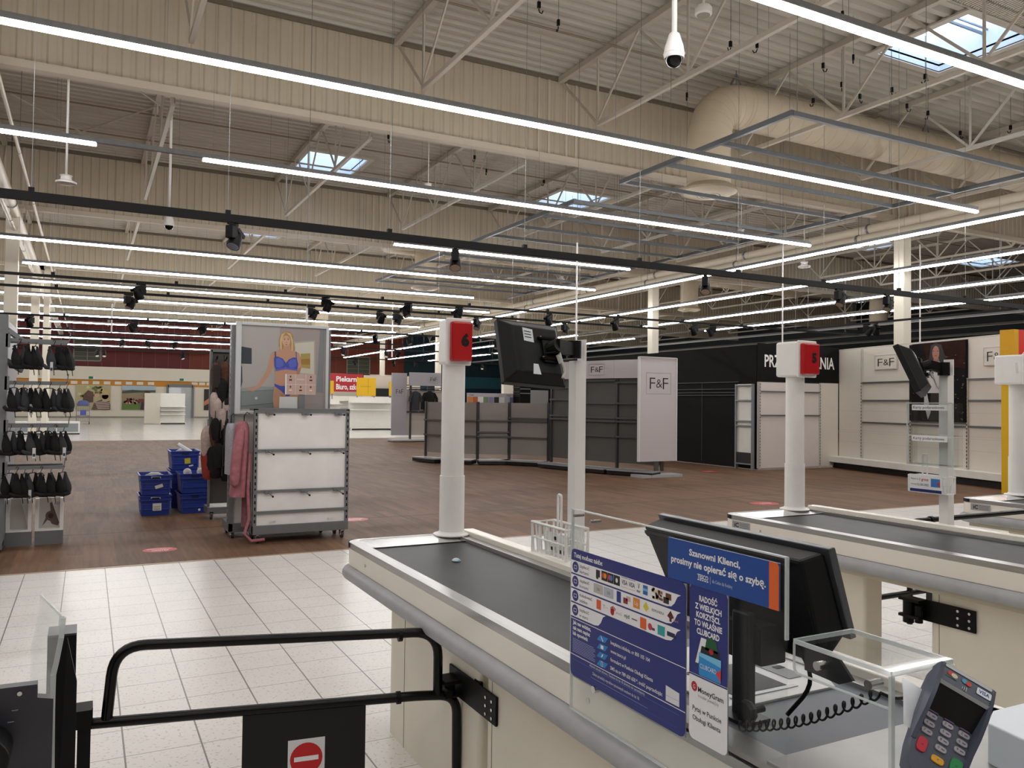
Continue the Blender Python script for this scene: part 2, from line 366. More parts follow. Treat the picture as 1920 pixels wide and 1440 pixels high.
# smoke curtains hanging from the main beams
CY=[3.7,15.2,26.7,38.2,49.7,61.2]
for i,yc in enumerate(CY):
    b=MB(curtain_m); x=X0; n=0; vs=[]
    while x<X1:
        vs+=[(x,yc-.0),(x+.11,yc),(x+.14,yc+.026),(x+.19,yc+.026)]; x+=.22
    vv=[(p[0],p[1],7.05) for p in vs]+[(p[0],p[1],ZR) for p in vs]; k=len(vs)
    b.add(vv,[(j,j+1,k+j+1,k+j) for j in range(k-1)]); b.box((X0,yc+.05,7.05),(X1,yc+.1,ZR+.05))
    o=struct(b.build('trim_%d'%(i+2)))
    f=MB(cream_steel).box((X0,yc-.06,6.93),(X1,yc+.14,7.06)).build('beam_flange',o)
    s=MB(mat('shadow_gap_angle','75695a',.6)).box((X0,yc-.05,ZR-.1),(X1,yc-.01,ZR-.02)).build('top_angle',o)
    v=MB(cream_steel)
    for xx in (-2.0,9.0,20.6,32.,43.):
        for dx in (-.45,-.2,.25,.5): v.box((xx+dx,yc-.03,7.05),(xx+dx+.05,yc,ZR-.1))
    v.build('cover_strip',o)
# roof trusses
TX=[-13.8,-10,-6.2,-2.2,1.35,5.3,9.1,13,17,20.6,24.6,28.6,32.6,36.6,40.6,44.6]
def truss():
    r=thing('roof_truss','cream steel roof truss spanning between the corrugated smoke curtains','roof truss',(0,0,0),'roof trusses under the deck')
    L=11.4; zt,zb=ZR-.07,7.3
    MB(truss_m).bar((0,0,zt),(0,L,zt),.12,.12).build('top_chord',r)
    b=MB(truss_m).bar((0,1.5,zb),(0,L-1.5,zb),.08,.08).build('bottom_chord',r)
    w_=MB(truss_m); bn=[1.5,4.3,7.1,9.9]; tn=[0.05,2.9,5.7,8.5,11.35]
    for k,y in enumerate(bn):
        w_.bar((-.03,tn[k],zt-.06),(-.03,y,zb),.03,.05); w_.bar((.03,y,zb),(.03,tn[k+1],zt-.06),.03,.05); w_.bar((0,y,zb),(0,y,zt-.05),.045,.03)
    w_.build('web_bars',r); return r
t0=truss(); first=True
ends=[-7.75]+CY
for yb in ends:
    for x in TX:
        if yb<0 and x<9: continue
        if first: t0.location=(x,yb+.08,0); first=False
        else: dup(t0,(x,yb+.08,0))
# columns
COLS=[(-1.95,26.6),(-1.95,38.3),(-1.55,38.3),(-1.95,49.8),(20.6,15.2),(20.6,26.7),(20.6,38.2),(20.6,49.7),(20.6,61.2)]
def column(x,y,l,s=.33,h=7.0):
    r=thing('column',l,'column',(x,y,0)); MB(mat('column_paint','e9e2d2',.5,var=.03,scale=2)).box((x-s/2,y-s/2,0),(x+s/2,y+s/2,h)).build('shaft',r,bev=.02)
    MB(cream_steel).box((x-.28,y-.28,h-.12),(x+.28,y+.28,h)).build('cap_plate',r); 
    MB(cream_steel).box((x-.25,y-.25,0),(x+.25,y+.25,.03)).build('base_plate',r)
column(*COLS[0],'bright white column on the left behind the hanging black bras')
column(*COLS[1],'cream column on the left, just right of the brightly lit one',.3)
column(*COLS[2],'thin cream column on the left, rightmost of the left cluster',.22)
column(*COLS[3],'far cream column at the left, deepest in the hall')
column(*COLS[4],'large white column rising behind the white wall unit at right')
column(*COLS[5],'white column rising behind the black fitting room')
column(*COLS[6],'cream column half hidden behind the black till screen on its post')
column(*COLS[7],'cream column above the grey clothing display with black shirts')
column(*COLS[8],'farthest cream column of the right hand row')
# big cream pipes along the column row and on the left
def pipe(pts,r,l,name='ceiling_pipe',m=None,cat='pipe',clips=True,n=12):
    p0=Vector(pts[0]); t=thing(name,l,cat,p0); MB(m or pipe_m).tube(pts,r,n).build('pipe_run',t,smooth=True)
    if clips:
        a,b_=Vector(pts[0]),Vector(pts[-1]); L=(b_-a).length; d=(b_-a).normalized(); k=1.0
        while k<L: q=a+d*k; MB(galv).cyl(q-d*.03,q+d*.03,r*1.18,n=12).bar(q+Vector((0,0,r)),q+Vector((0,0,ZR-.01-q.z)),.012).build('pipe_clamp',t); k+=5.
    return t
pipe([(20.2,0,6.82),(20.2,73.9,6.82)],.13,'upper thick cream pipe running away beside the right row of columns')
pipe([(19.75,0,6.45),(19.75,73.9,6.45)],.13,'lower thick cream pipe running away beside the right row of columns')
pipe([(-1.9,4,6.75),(-1.9,73.9,6.75)],.14,'thick cream pipe slanting down the left edge of the picture')
pipe([(-1.38,4,6.8),(-1.38,73.9,6.8)],.035,'thin cream pipe with dark clamps at the left edge')
pipe([(-1.9,4,6.3),(-1.9,73.9,6.3)],.05,'narrow cream pipe low on the left edge')
for i,y in enumerate((5.5,7.4,13.0,18.2,21.8,24.0,30.0,33.5,41.,45.)):
    pipe([(X0+.2,y,ZR-.16),(X1-.2,y,ZR-.16)],.02,'thin dark pipe along the roof deck, %s from the camera'%ORD[i],'sprinkler_pipe',mat('sprinkler_paint','8a7d6c',.5),clips=False,n=6)
# ventilation ducts
def spiral(pts,r,m,n=24):
    b=MB(m); b.tube(pts,r,n,cap=True); return b
def duct(name_l,path,r,outlet,seam=.35):
    t=thing('ventilation_duct',name_l,'air duct',path[-1]); P_=bend(path,1.0,8)
    MB(duct_m).tube(P_,r,28).build('duct_body',t,smooth=True)
    s=MB(duct_m); acc=0
    for i in range(len(P_)-1):
        a,b_=P_[i],P_[i+1]; L=(b_-a).length; d=(b_-a).normalized(); k=.1
        while k<L:
            s.cyl(a+d*k,a+d*(k+.015),r*1.012,n=28); k+=seam
    s.build('spiral_seams',t)
    if outlet:
        e=P_[-1]; MB(duct_m).lathe(e,[(r*.98,.12),(r*1.3,.0),(r*1.3,-.04),(r*1.0,-.09),(r*.3,-.12)],28).build('round_diffuser',t,smooth=True)
        g=MB(mat('vent_dark','3a352f',.6)); 
        for k in range(5): g.lathe(e,[(r*(.9-k*.16),-.085-k*.008),(r*(.86-k*.16),-.095-k*.008)],28)
        g.build('diffuser_slots',t)
    h=MB(galv); 
    for xx in (12.2,18.5,25,31.5,38): 
        if path[0][0]>xx+.2: h.bar((xx,path[0][1],path[0][2]+r*.9),(xx,path[0][1],ZR),.015); h.bar((xx-.15,path[0][1],path[0][2]+r),(xx,path[0][1],path[0][2]+r+.25),.03); h.bar((xx+.15,path[0][1],path[0][2]+r),(xx,path[0][1],path[0][2]+r+.25),.03)
    if h.v: h.build('hanger_bracket',t)
    return t
duct('nearest big cream duct bending down to a round outlet',[(44,13.0,8.02),(11.45,13.0,8.02),(11.45,13.0,6.1)],.45,True)
duct('second cream duct with its outlet above the monitor post row',[(44,31.0,8.0),(10.4,31.0,8.0),(10.4,28.9,7.6),(11.4,28.9,7.6),(11.4,28.9,6.0)],.42,True)
duct('third cream duct, farther away, bending down above the lingerie poster',[(44,45.5,7.9),(11.6,45.5,7.9),(11.6,45.5,5.6)],.45,True)
p=atz(1647,607,6.0); duct('short cream duct hanging in the dark right part of the hall',[(p.x+6,p.y+.5,7.6),(p.x,p.y,7.6),(p.x,p.y,6.0)],.45,True)
p=atz(1292,580,6.0); duct('cream duct with pale round outlet above the black fitting room',[(p.x+8,p.y+1,7.6),(p.x,p.y,7.6),(p.x,p.y,6.0)],.4,True)
# dark strut grids hung below the deck
def grid(i,y0,y1,ys,l):
    t=thing('hanging_strut_grid',l,'metal frame',(8.85,y0,5.8)); b=MB(strut_m); xa,xb=8.85,14.8; z=5.8
    b.bar((xa,y0,z),(xa,y1,z),.065,.08).build('side_strut',t); MB(strut_m).bar((xb,y0,z),(xb,y1+1.5,z),.065,.08).build('side_strut',t)
    for y in ys: MB(strut_m).bar((xa,y,z),(xb,y,z),.055,.07).build('cross_strut',t)
    for y in ys[::2]:
        for x in (xa+.1,(xa+xb)/2,xb-.1): MB(galv).bar((x,y,z),(x,y,ZR-.01),.006).build('suspension_wire',t)
grid(0,8.28,12.5,[8.3,9.8,11.15,12.45],'nearest dark grey hanging strut grid below the big duct')
grid(1,14.1,19.4,[14.15,15.6,16.85,18.1,19.35],'middle dark grey hanging strut grid over the clothing area')
grid(2,21.,27.1,[21.1,22.4,23.6,24.8,26.0,27.05],'far dark grey hanging strut grid near the second duct')
# continuous LED lines
def led(l,a,b_,runs,wires=True,near=False):
    """a,b_: ends of the trunking (3D); runs: lit stretches in metres from a"""
    a=Vector(a);b_=Vector(b_); d=(b_-a).normalized(); t=thing('light_line',l,'ceiling light',a)
    MB(galv).bar(a+Vector((0,0,.055)),b_+Vector((0,0,.055)),.07,.07).build('trunking',t)
    r=d.cross(Vector((0,0,1)))
    for (s,e) in runs:
        p=a+d*s;q=a+d*e; w_=(.031 if d.y>.5 or a.y<20 else .026) if a.y<45 or d.y>.5 else .014
        prof=[r*w_*.9+Vector((0,0,.018)),r*w_*1.3-Vector((0,0,.012)),r*w_*.7-Vector((0,0,.032)),-r*w_*.7-Vector((0,0,.032)),-r*w_*1.3-Vector((0,0,.012)),-r*w_*.9+Vector((0,0,.018))]
        m=MB(led_m); m.add([p+x for x in prof]+[q+x for x in prof],[(0,1,7,6),(1,2,8,7),(2,3,9,8),(3,4,10,9),(4,5,11,10)]); m.build('diffuser',t)
        c=MB(P('d8d8d6')); k=s; c.bar(p-d*.01-Vector((0,0,.0)),p+d*.01,.064,.05); c.build('end_cap',t); c=MB(P('d8d8d6')); c.bar(q-d*.01,q+d*.01,.064,.05); c.build('end_cap',t)
        k=s+1.5
        if wires and near:
            while k<e-.5: z=a+d*k; MB(P('d8d8d6')).bar(z-d*.006,z+d*.006,.064,.05).build('joint_clip',t); k+=1.5
    if wires:
        L=(b_-a).length; k=.7
        while k<L: z=a+d*k+Vector((0,0,.08)); MB(galv).bar(z,Vector((z.x,z.y,ZR-.01)),.004).build('suspension_wire',t); k+=3. if L<40 else 6.
ZL=5.42
rowsA=[(-2.4,-11,12,None),(1.6,-12,15.2,None),(5.55,-12,15.2,None),(9.6,-9,15.2,None),(13.6,-8,15.1,[(0,8.04),(9.55,23.1)]),(18.6,6.5,13.5,None),(22.6,-14,15,None),(26.65,-1.7,12.4,None),(30.65,-14,15,None),(34.65,-16,15,None),(38.7,-16,15,None),(42.4,-16,15,None),(46.5,-16,15,None),(52,-18,15,None),(58.5,-18,15,None),(66,-18,15,None)]  # first two rows and third's left stretch unseen, added to brighten the near notices
for i,(y,xa,xb,runs) in enumerate(rowsA):
    led('glowing white light line running left to right, %s row counting the unseen added ones'%ORD[i],(xa,y,ZL),(xb,y,ZL),runs or [(0,xb-xa)],wires=y<40 and y!=30.65,near=y<20)
for i,x in enumerate((16.05,20.0,24.1,28.0)):
    led('glowing white light line receding at right, %s beyond the columns'%ORD[i],(x,2,ZL),(x,70,ZL),[(0,34 if i<2 else 30),(36,68)],wires=True)
for i,x in enumerate((32.,36.,40.)):
    t=thing('light_line','unlit grey light line in the dark right part, %s from the lit ones'%ORD[i],'ceiling light',(x,6,ZL)); MB(galv).bar((x,6,ZL),(x,70,ZL),.07,.08).build('trunking',t); MB(P('d5d5d2')).bar((x,6,ZL-.06),(x,70,ZL-.06),.05,.03).build('diffuser',t)
# =================== TRACKS AND SPOTLIGHTS ===================
def track(y,xa,xb,l,w_=.045,h=.05,z=3.8,wires=True):
    t=thing('lighting_track',l,'lighting track',(xa,y,z)); MB(black_m).box((xa,y-w_/2,z),(xb,y+w_/2,z+h)).build('rail',t)
    x=xa+1.2
    while x<xb: MB(black_m).box((x-.03,y-.03,z+h),(x+.03,y+.03,z+h+.05)).build('hanger_clip',t); MB(galv).bar((x,y,z+h+.05),(x,y,ZR-.01),.005).build('suspension_wire',t); x+=2.1
track(10.48,-6,24,'nearest and thickest black lighting track across the whole picture',.07,.1)
track(17.0,-6,21,'upper of the two parallel black tracks crossing behind the nearest one')
track(18.85,-6,15,'lower of the two parallel black tracks crossing behind the nearest one')
track(25.3,-6,16,'black lighting track just above the top of the lingerie poster')
track(33.0,-6,20,'thin black lighting track in front of the red cladding')
track(41.2,-6,24,'farthest thin black lighting track across the red cladding')
track(30.0,-6,11,'thin black track seen between the glowing lines at left')
lens_m=mat('spot_lens','d9d9d6',.15,.8)
def spot():
    r=thing('track_spotlight','black track spotlight','spotlight',(0,0,0),'black spotlights on the ceiling tracks')
    MB(black_m).box((-.09,-.025,-.03),(.09,.025,0)).build('track_adapter',r)
    MB(black_m).box((-.045,-.05,-.2),(.085,.05,-.04)).build('driver_box',r,bev=.008)
    h=MB(black_m); mt=Matrix.Rotation(math.radians(150),3,'Y')
    h.lathe((-.07,0,-.19),[(.03,-.09),(.06,-.07),(.078,0),(.085,.08),(.082,.12)],18,mt=mt)
    for k in range(-3,4): h.bar(Vector((-.07,0,-.19))+mt@Vector((-.08,k*.018,-.09)),Vector((-.07,0,-.19))+mt@Vector((.08,k*.018,-.09)),.006,.05)
    hd=h.build('lamp_head',r,smooth=True)
    MB(lens_m).lathe((-.07,0,-.19),[(.074,.121),(.05,.112),(.02,.1)],18,mt=mt).build('reflector',hd)
    MB(black_m).cyl((-.02,0,-.2),(-.06,0,-.2),.02,10).build('pivot',r)
    return r
sp0=spot(); used=False
SP=[(10.48,[(433,4),(852,4.3),(1322,3.9),(1573,3.2),(1663,3.4)]),(17.0,[(1303,.2),(1337,5.6),(263,0.6),(610,2.2),(765,5.4),(861,5.6),(1030,.5),(1155,.4)]),
 (18.85,[(240,3.6),(583,3.2),(712,2),(743,3.4),(893,3.8),(1058,3.6)]),(25.3,[(58,1),(252,.2),(382,5.6),(705,1.),(770,5.2),(880,.8),(930,4)]),
 (33.0,[(230,5.2),(278,4),(330,5.5),(644,3.8),(725,4),(745,2)]),(41.2,[(184,5),(197,4.6),(345,5.4),(668,.4),(740,1),(780,2.),(905,4)])]
for y,L in SP:
    for k,(px,rz) in enumerate(L):
        p=atY(px,600,y); loc=(p.x,y,3.8)
        if not used: sp0.location=loc; sp0.rotation_euler=(0,0,rz); used=True
        else: dup(sp0,loc,rz)
for c in [o for o in COL.objects if o.name.startswith('track_spotlight')]: c['label']='black track spotlight clipped to one of the black ceiling tracks'
kk=atz(1487,621,3.8); t=thing('lighting_track','black lighting track running toward the tills over the changing rooms','lighting track',(kk.x,11,3.8)); MB(black_m).box((kk.x-.025,10.6,3.8),(kk.x+.025,16.95,3.85)).build('rail',t)
for y in (11,14.7,16.5): MB(galv).bar((kk.x,y,3.85),(kk.x,y,ZR-.01),.005).build('suspension_wire',t)
for px in (1625,1642): p=atX(px,612,kk.x); dup(sp0,(kk.x,p.y,3.8),px%3,'black spotlight with a bright lens on the track above the white wall unit','spotlights above the white wall unit')
# hanging rods, cameras, sensors
def rod(px,ybot,Y,l,r=.018,hl=2.6):
    p=atY(px,ybot,Y); t=thing('hanging_rod',l,'hanging rod',p); zt_=min(p.z+hl,ZR); MB(white_pl).cyl(p,(p.x,p.y,zt_),r,8).build('rod',t); MB(galv).cyl((p.x,p.y,zt_),(p.x,p.y,ZR-.01),.005,6).build('suspension_wire',t); MB(white_pl).cyl(p-Vector((0,0,.03)),p,r*1.4,8).build('end_cap',t)
rod(1080,668,15.6,'white hanging rod right of the till screen on its post',.022)
rod(1467,642,14.6,'white hanging rod above the changing room sign')
rod(1725,640,14.0,'white hanging rod between the white column and the photo of the woman')
rod(575,602,12.5,'thin white rod above the lingerie poster',.016,.2)
rod(735,668,36,'white rod hanging in front of the red sign far off',.03)
rod(406,742,50,'long thin white rod over the white far shelf at left',.03)
rod(209,622,26,'short white rod among the glowing lines at upper left',.02,.8)
def dome(px,py,z,l,s=1.):
    p=atz(px,py,z); t=thing('dome_camera',l,'security camera',p)
    MB(white_pl).cyl(p+Vector((0,0,.17*s)),(p.x,p.y,ZR),.028*s,12).build('stem',t)
    MB(white_pl).lathe(p,[(.03*s,.17*s),(.055*s,.15*s),(.095*s,.02*s),(.105*s,-.05*s),(.1*s,-.1*s)][::-1],20).build('housing',t,smooth=True)
    MB(mat('smoked_dome','0a0a0c',.08)).lathe(p,[(.02*s,-.185*s),(.055*s,-.17*s),(.082*s,-.135*s),(.09*s,-.1*s)],20).build('smoked_dome',t,smooth=True)
    MB(white_pl).lathe(p,[(.107*s,-.055*s),(.11*s,-.05*s),(.107*s,-.045*s)],20).build('seam_ring',t)
dome(1264,92,5.2,'white dome camera on a thick stem at top right')
dome(317,415,5.2,'small grey dome camera hanging at upper left',.95)
def saucer(px,py,z,l,s=1.,stem=.02):
    p=atz(px,py,z); t=thing('ceiling_sensor',l,'ceiling sensor',p); MB(white_pl).cyl(p,(p.x,p.y,ZR),stem,10).build('stem',t)
    MB(white_pl).lathe(p,[(.05*s,-.07*s),(.16*s,-.06*s),(.165*s,-.03*s),(.09*s,.0),(.08*s,.06*s),(.1*s,.08*s)],20).build('housing',t,smooth=True)
saucer(124,338,5.3,'white saucer shaped sensor on a white stem at upper left')
saucer(803,350,6.3,'small pale saucer sensor on a dark cord in the centre of the ceiling',.8,.008)
saucer(1390,435,6.2,'small pale sensor hanging over the lower right strut grid',.8,.008)
saucer(1052,522,6.0,'small pale sensor hanging near the black till screen',.8,.008)
saucer(1508,497,5.7,'flat white sensor below the glowing line at right',1.1,.01)
p=atz(1319,22,7.6); t=thing('smoke_detector','round white smoke detector at the top edge of the picture','smoke detector',p)
MB(white_pl).lathe(p,[(.09,-.06),(.13,-.04),(.13,.05),(.1,.09)],20).build('housing',t,smooth=True); MB(white_pl).cyl(p,(p.x,p.y,ZR),.02,8).build('stem',t); MB(P('9c9588')).lathe(p,[(.085,-.064),(.1,-.062),(.1,-.058)],20).build('grille',t)
# slotted cable tray at the upper right
def tray():
    a=atz(1780,0,8.55); b_=a+Vector((16,0,0)); a=a-Vector((3,0,0)); t=thing('cable_tray','slotted cream cable tray at the top right corner','cable tray',a)
    b=MB(truss_m); y=a.y; z=a.z; wd=.62
    for yy in (y-wd,y-.04,y-wd/2-.02): b.box((a.x,yy,z),(b_.x,yy+.06,z+.06))
    x=a.x
    while x<b_.x: b.box((x,y-wd,z),(x+.035,y,z+.015)); x+=.065
    b.build('slotted_floor',t); 
tray()
# hanging wires with little hooks
wr=thing('hanging_wire','thin ceiling wire ending in a small dark hook','wire',(0,0,0),'loose ceiling wires with hooks')
MB(galv).bar((0,0,0),(0,0,.87),.008).build('wire',wr); hk=MB(black_m); hk.tube([(0,0,0),(.02,0,-.05),(.06,0,-.06),(.08,0,-.01)],.01,6); hk.box((-.02,-.02,.02),(.03,.02,.12)); hk.build('hook',wr)
random.seed(3); first=True
for px,py in ((1010,17),(1047,50),(1370,90),(1420,92),(1580,35),(1600,115),(1578,165),(1612,187),(1672,175),(1735,150),(1740,218),(1800,255),(1895,245),(1543,130),(1525,195),(1288,185),(728,262),(1003,280),(1058,305),(1020,345),(1143,310),(912,325),(1173,300),(1198,350),(890,300),(1425,365),(1508,375),(1700,205)):
    p=atz(px,py,ZR-.85); 
    if first: wr.location=p; first=False
    else: dup(wr,p,random.random()*6)
# X bracing rods at the upper left
for i,(q0,q1) in enumerate((((20,175),(190,268)),((130,255),(292,200)),((240,155),(300,198)))):
    a=atz(q0[0],q0[1],8.5); b_=atz(q1[0],q1[1],8.5); MBr=MB(truss_m); 
    tag(MBr.cyl(a,b_,.02,8).build('bracing_rod'),['thin diagonal bracing rod falling to the right at upper left','thin diagonal bracing rod rising to the right at upper left','short diagonal bracing rod under the first smoke curtain'][i],'bracing rod')
# =================== SALES FLOOR, LEFT ===================
def upright(b,x,y,z0,z1,s=.03,m=None,slots=True,dy=-1):
    b.box((x-s/2,y-s,z0),(x+s/2,y+s,z1),m or gond)
    if slots:
        z=z0+.05
        while z<z1-.05: b.box((x-.006,y+dy*s-.001,z),(x+.006,y+dy*s+.001,z+.028),black_m); z+=.055
def caster(r,x,y,h=.1):
    b=MB(mat('caster_rubber','3a3b3d',.5)); b.cyl((x-.014,y,.037),(x+.014,y,.037),.037,16); c=b.build('caster',r)
    g=MB(chrome); g.box((x-.024,y-.03,.037),(x-.016,y+.03,h)); g.box((x+.016,y-.03,.037),(x+.024,y+.03,h)); g.box((x-.024,y-.03,h-.015),(x+.024,y+.03,h)); g.cyl((x-.026,y,.037),(x+.026,y,.037),.008,8); g.build('fork',c)
# --- low mobile gondola with white back panel
def low_gondola():
    r=thing('mobile_display_panel','low grey framed display gondola on casters with dirty white back panel and empty prongs','display stand',(2.19,9.35,0))
    xa,xb,y=1.655,2.735,9.3
    for x in (xa+.02,xb-.02):
        b=MB(gond); b.box((x-.02,y-.02,.1),(x+.02,y+.05,1.5)); z=.16
        while z<1.45: b.box((x-.007,y-.0215,z),(x+.007,y-.019,z+.035),black_m); z+=.07
        b.build('upright',r)
    MB(gond).box((xa,y-.03,.1),(xb,y+.4,.2)).build('base_plinth',r,bev=.004)
    w_=mat('scuffed_white_panel','f2eeec',.5,var=.12,scale=2.5); pn=MB(w_).box((xa+.04,y,.2),(xb-.04,y+.02,1.46)).build('back_panel',r)
    for z in (1.47,1.03,.575,.34):
        MB(gond).box((xa,y-.03,z-.012),(xb,y-.005,z+.018)).build('cross_bar',r)
    for z in (1.44,1.02,.56):
        for k,x in enumerate((xa+.16,xa+.56,xa+.94)):
            b=MB(gond); b.box((x-.04,y-.05,z-.01),(x+.04,y-.02,z+.025)); b.tube([(x,y-.03,z+.01),(x+.005,y-.27,z-.015 if z<1.4 else z)],.008,8); b.cyl((x+.005,y-.275,z-.015 if z<1.4 else z),(x+.005,y-.26,z-.015 if z<1.4 else z),.011,8,black_m); b.build('display_prong',r)
    b=MB(chrome)
    for x in (xa+.2,xa+.24,xb-.23,xb-.19): b.cyl((x,y-.012,.235),(x,y,.235),.012,10)
    b.build('panel_bolts',pn)
    for x in (xa+.06,xb-.06):
        for yy in (y+.03,y+.34): caster(r,x,yy)
    b=MB(gond); b.box((xa,y-.02,1.48),(xb,y+.3,1.505)); b.build('top_cap',r)
low_gondola()
# --- tall gondola with the framed lingerie poster
SK='c99a80'
def tall_gondola():
    r=thing('tall_display_gondola','tall grey display gondola carrying the framed lingerie poster','display stand',(2.05,9.85,0)); y=9.75; xa,xb=1.52,2.6
    for x in (xa-.03,xb+.0):
        b=MB(gond); b.box((x-.025,y+.0,.08),(x+.025,y+.12,2.47))
        z=.12
        while z<2.4: b.box((x-.0265,y+.04,z),(x-.024,y+.055,z+.035),black_m); z+=.07
        b.build('upright',r)
    MB(mat('off_white_panel','dedad4',.5)).box((xa,y+.05,.15),(xb,y+.07,1.47)).build('back_panel',r)
    MB(gond).box((xa-.05,y-.0,.07),(xb,y+.5,.17)).build('base_plinth',r)
    caster(r,xa+.0,y+.05); caster(r,xb-.05,y+.05); caster(r,xa+.0,y+.45)
tall_gondola()
def ad_poster():
    y=9.73; r=thing('framed_poster','large framed poster of a blonde woman in blue lingerie beside a dresser','poster',(2.05,y,1.5))
    XA=atY(451,700,y).x; XB=atY(609.5,700,y).x; Z=lambda zx,zy: pan.q(atY(400+zx/4.8,480+zy/4.8,y))
    pan=Panel((XA,y,1.47),(1,0,0),(0,0,1),.0008); W,Hh=XB-XA,1.0
    Q=lambda pts: [Z(*p) for p in pts]
    pan.rect(0,0,W,Hh,P('a9a39f',.3),0)
    pan.poly(Q([(247,628),(600,640),(600,1185),(247,1230)]),P('b3aeab',.3),1)
    pan.poly(Q([(600,640),(1002,657),(1002,1368),(540,1372),(600,1185)]),P('a59a98',.3),1)
    fr=[(722,772),(916,760),(916,1085),(722,1060)]; pan.poly(Q(fr),P('b4ada0',.3),2); pan.poly(Q([(736,786),(905,772),(905,1066),(736,1046)]),P('cfcbbd',.3),3); pan.poly(Q([(785,880),(871,876),(871,1016),(785,1003)]),P('b09a5a',.3),4)
    pan.poly(Q([(785,930),(871,925),(871,980),(785,975)]),P('a3813f',.3),5)
    pan.poly(Q([(960,660),(1002,664),(985,1230),(925,1228)]),P('8f9496',.3),3)
    for k in range(5): pan.poly(Q([(965+k*8,665),(968+k*8,665),(935+k*11,1225),(931+k*11,1225)]),P('7a8083',.3),4)
    pan.poly(Q([(247,813),(345,830),(345,972),(247,968)]),P('3d444e',.3),3); pan.poly(Q([(247,972),(258,1000),(262,1130),(250,1180),(247,1180)]),P('4a5058',.3),3)
    pan.poly(Q([(247,1190),(400,1172),(560,1178),(560,1200),(247,1218)]),P('9aa0a0',.3),3); pan.poly(Q([(247,1218),(560,1200),(556,1372),(247,1376)]),P('7b8384',.3),3)
    pan.poly(Q([(247,1226),(540,1210),(538,1322),(247,1348)]),P('868e8e',.3),4); pan.poly(Q([(247,1348),(538,1322),(538,1327),(247,1354)]),P('5e6668',.3),5); z=Z(385,1280); pan.ell(z[0],z[1],.016,.016,P('d5d8d8',.2),6)
    sk=P('c7987e',.35); sk2=P('b5846b',.35); hair=P('b08d5e',.5); hair2=P('d6b888',.5)
    pan.poly(Q([(600,715),(625,688),(655,678),(690,683),(716,715),(722,780),(734,830),(728,868),(690,850),(612,856),(594,810),(590,755)]),hair,5)
    pan.poly(Q([(548,862),(520,882),(500,950),(484,1030),(440,1100),(402,1158),(370,1184),(300,1190),(288,1196),(322,1203),(330,1213),(362,1218),(405,1192),(455,1138),(515,1052),(540,990),(556,920)]),sk,6)
    pan.poly(Q([(548,862),(600,848),(628,835),(632,800),(690,800),(694,840),(740,858),(772,876),(788,925),(790,1010),(775,1060),(752,1080),(752,1140),(770,1215),(772,1290),(748,1300),(700,1284),(680,1300),(672,1369),(546,1371),(535,1290),(540,1215),(556,1150),(557,1080),(550,1030),(546,930)]),sk,7)
    pan.poly(Q([(745,1020),(790,1000),(775,1060),(752,1078)]),sk2,8); pan.poly(Q([(600,1240),(660,1260),(652,1300),(640,1371),(625,1371)]),sk2,8)
    z=Z(655,765); pan.ell(z[0],z[1],.048,.064,P('d3a88e',.35),9,24)
    pan.poly(Q([(596,760),(612,705),(650,684),(628,720),(616,770),(614,850),(600,840)]),hair2,10); pan.poly(Q([(650,684),(695,700),(716,760),(716,850),(700,852),(702,780),(690,725)]),hair2,10)
    for ex in (640,672):
        z=Z(ex,752); pan.ell(z[0],z[1],.0085,.0042,P('3e342e'),11,10); z=Z(ex,740); pan.rect(z[0]-.011,z[1]-.0015,z[0]+.011,z[1]+.0025,P('8a6a48'),11)
    z=Z(656,778); pan.ell(z[0],z[1],.007,.004,P('a87459'),11,8); z=Z(656,798); pan.ell(z[0],z[1],.013,.0048,P('a55048'),11,12)
    bl=P('4a56b0',.6); bl2=P('5f6bc4',.6)
    pan.poly(Q([(545,915),(580,904),(625,925),(652,962),(650,1000),(620,1020),(562,1030),(548,990)]),bl,9); pan.poly(Q([(652,962),(680,930),(720,912),(750,918),(763,975),(755,1018),(740,1028),(690,1020),(650,1000)]),bl,9)
    pan.poly(Q([(560,925),(590,915),(628,945),(630,985),(600,1005),(565,1000)]),bl2,10); pan.poly(Q([(672,955),(700,930),(742,928),(750,985),(720,1008),(685,1000)]),bl2,10)
    pan.poly(Q([(550,862),(562,858),(566,912),(552,918)]),P('6d5068'),9); pan.poly(Q([(740,862),(748,864),(750,920),(742,918)]),bl,9); pan.poly(Q([(556,1020),(650,1004),(752,1018),(750,1032),(650,1020),(560,1036)]),bl2,11)
    pan.poly(Q([(548,1148),(600,1168),(700,1172),(758,1150),(764,1180),(720,1215),(680,1262),(655,1262),(610,1215),(552,1172)]),bl,9)
    pr=pan.mb.build('poster_print',r)
    b=MB(mat('poster_frame_aluminium','cfd2d4',.35,.15)); xa,xb,za,zb=1.5,2.59,1.47,2.48; t=.035
    xa,xb,zb=XA,XB,2.47
    for (x0,x1,z0,z1) in ((xa-.06,xa,za-t,zb+t),(xb,xb+t,za-t,zb+t),(xa,xb,za-t,za),(xa,xb,zb,zb+t)): b.box((x0,y-.03,z0),(x1,y+.03,z1))
    b.build('frame',r,bev=.004); MB(gond).box((xa,y+.004,za),(xb,y+.03,zb)).build('backing_board',r)
ad_poster()
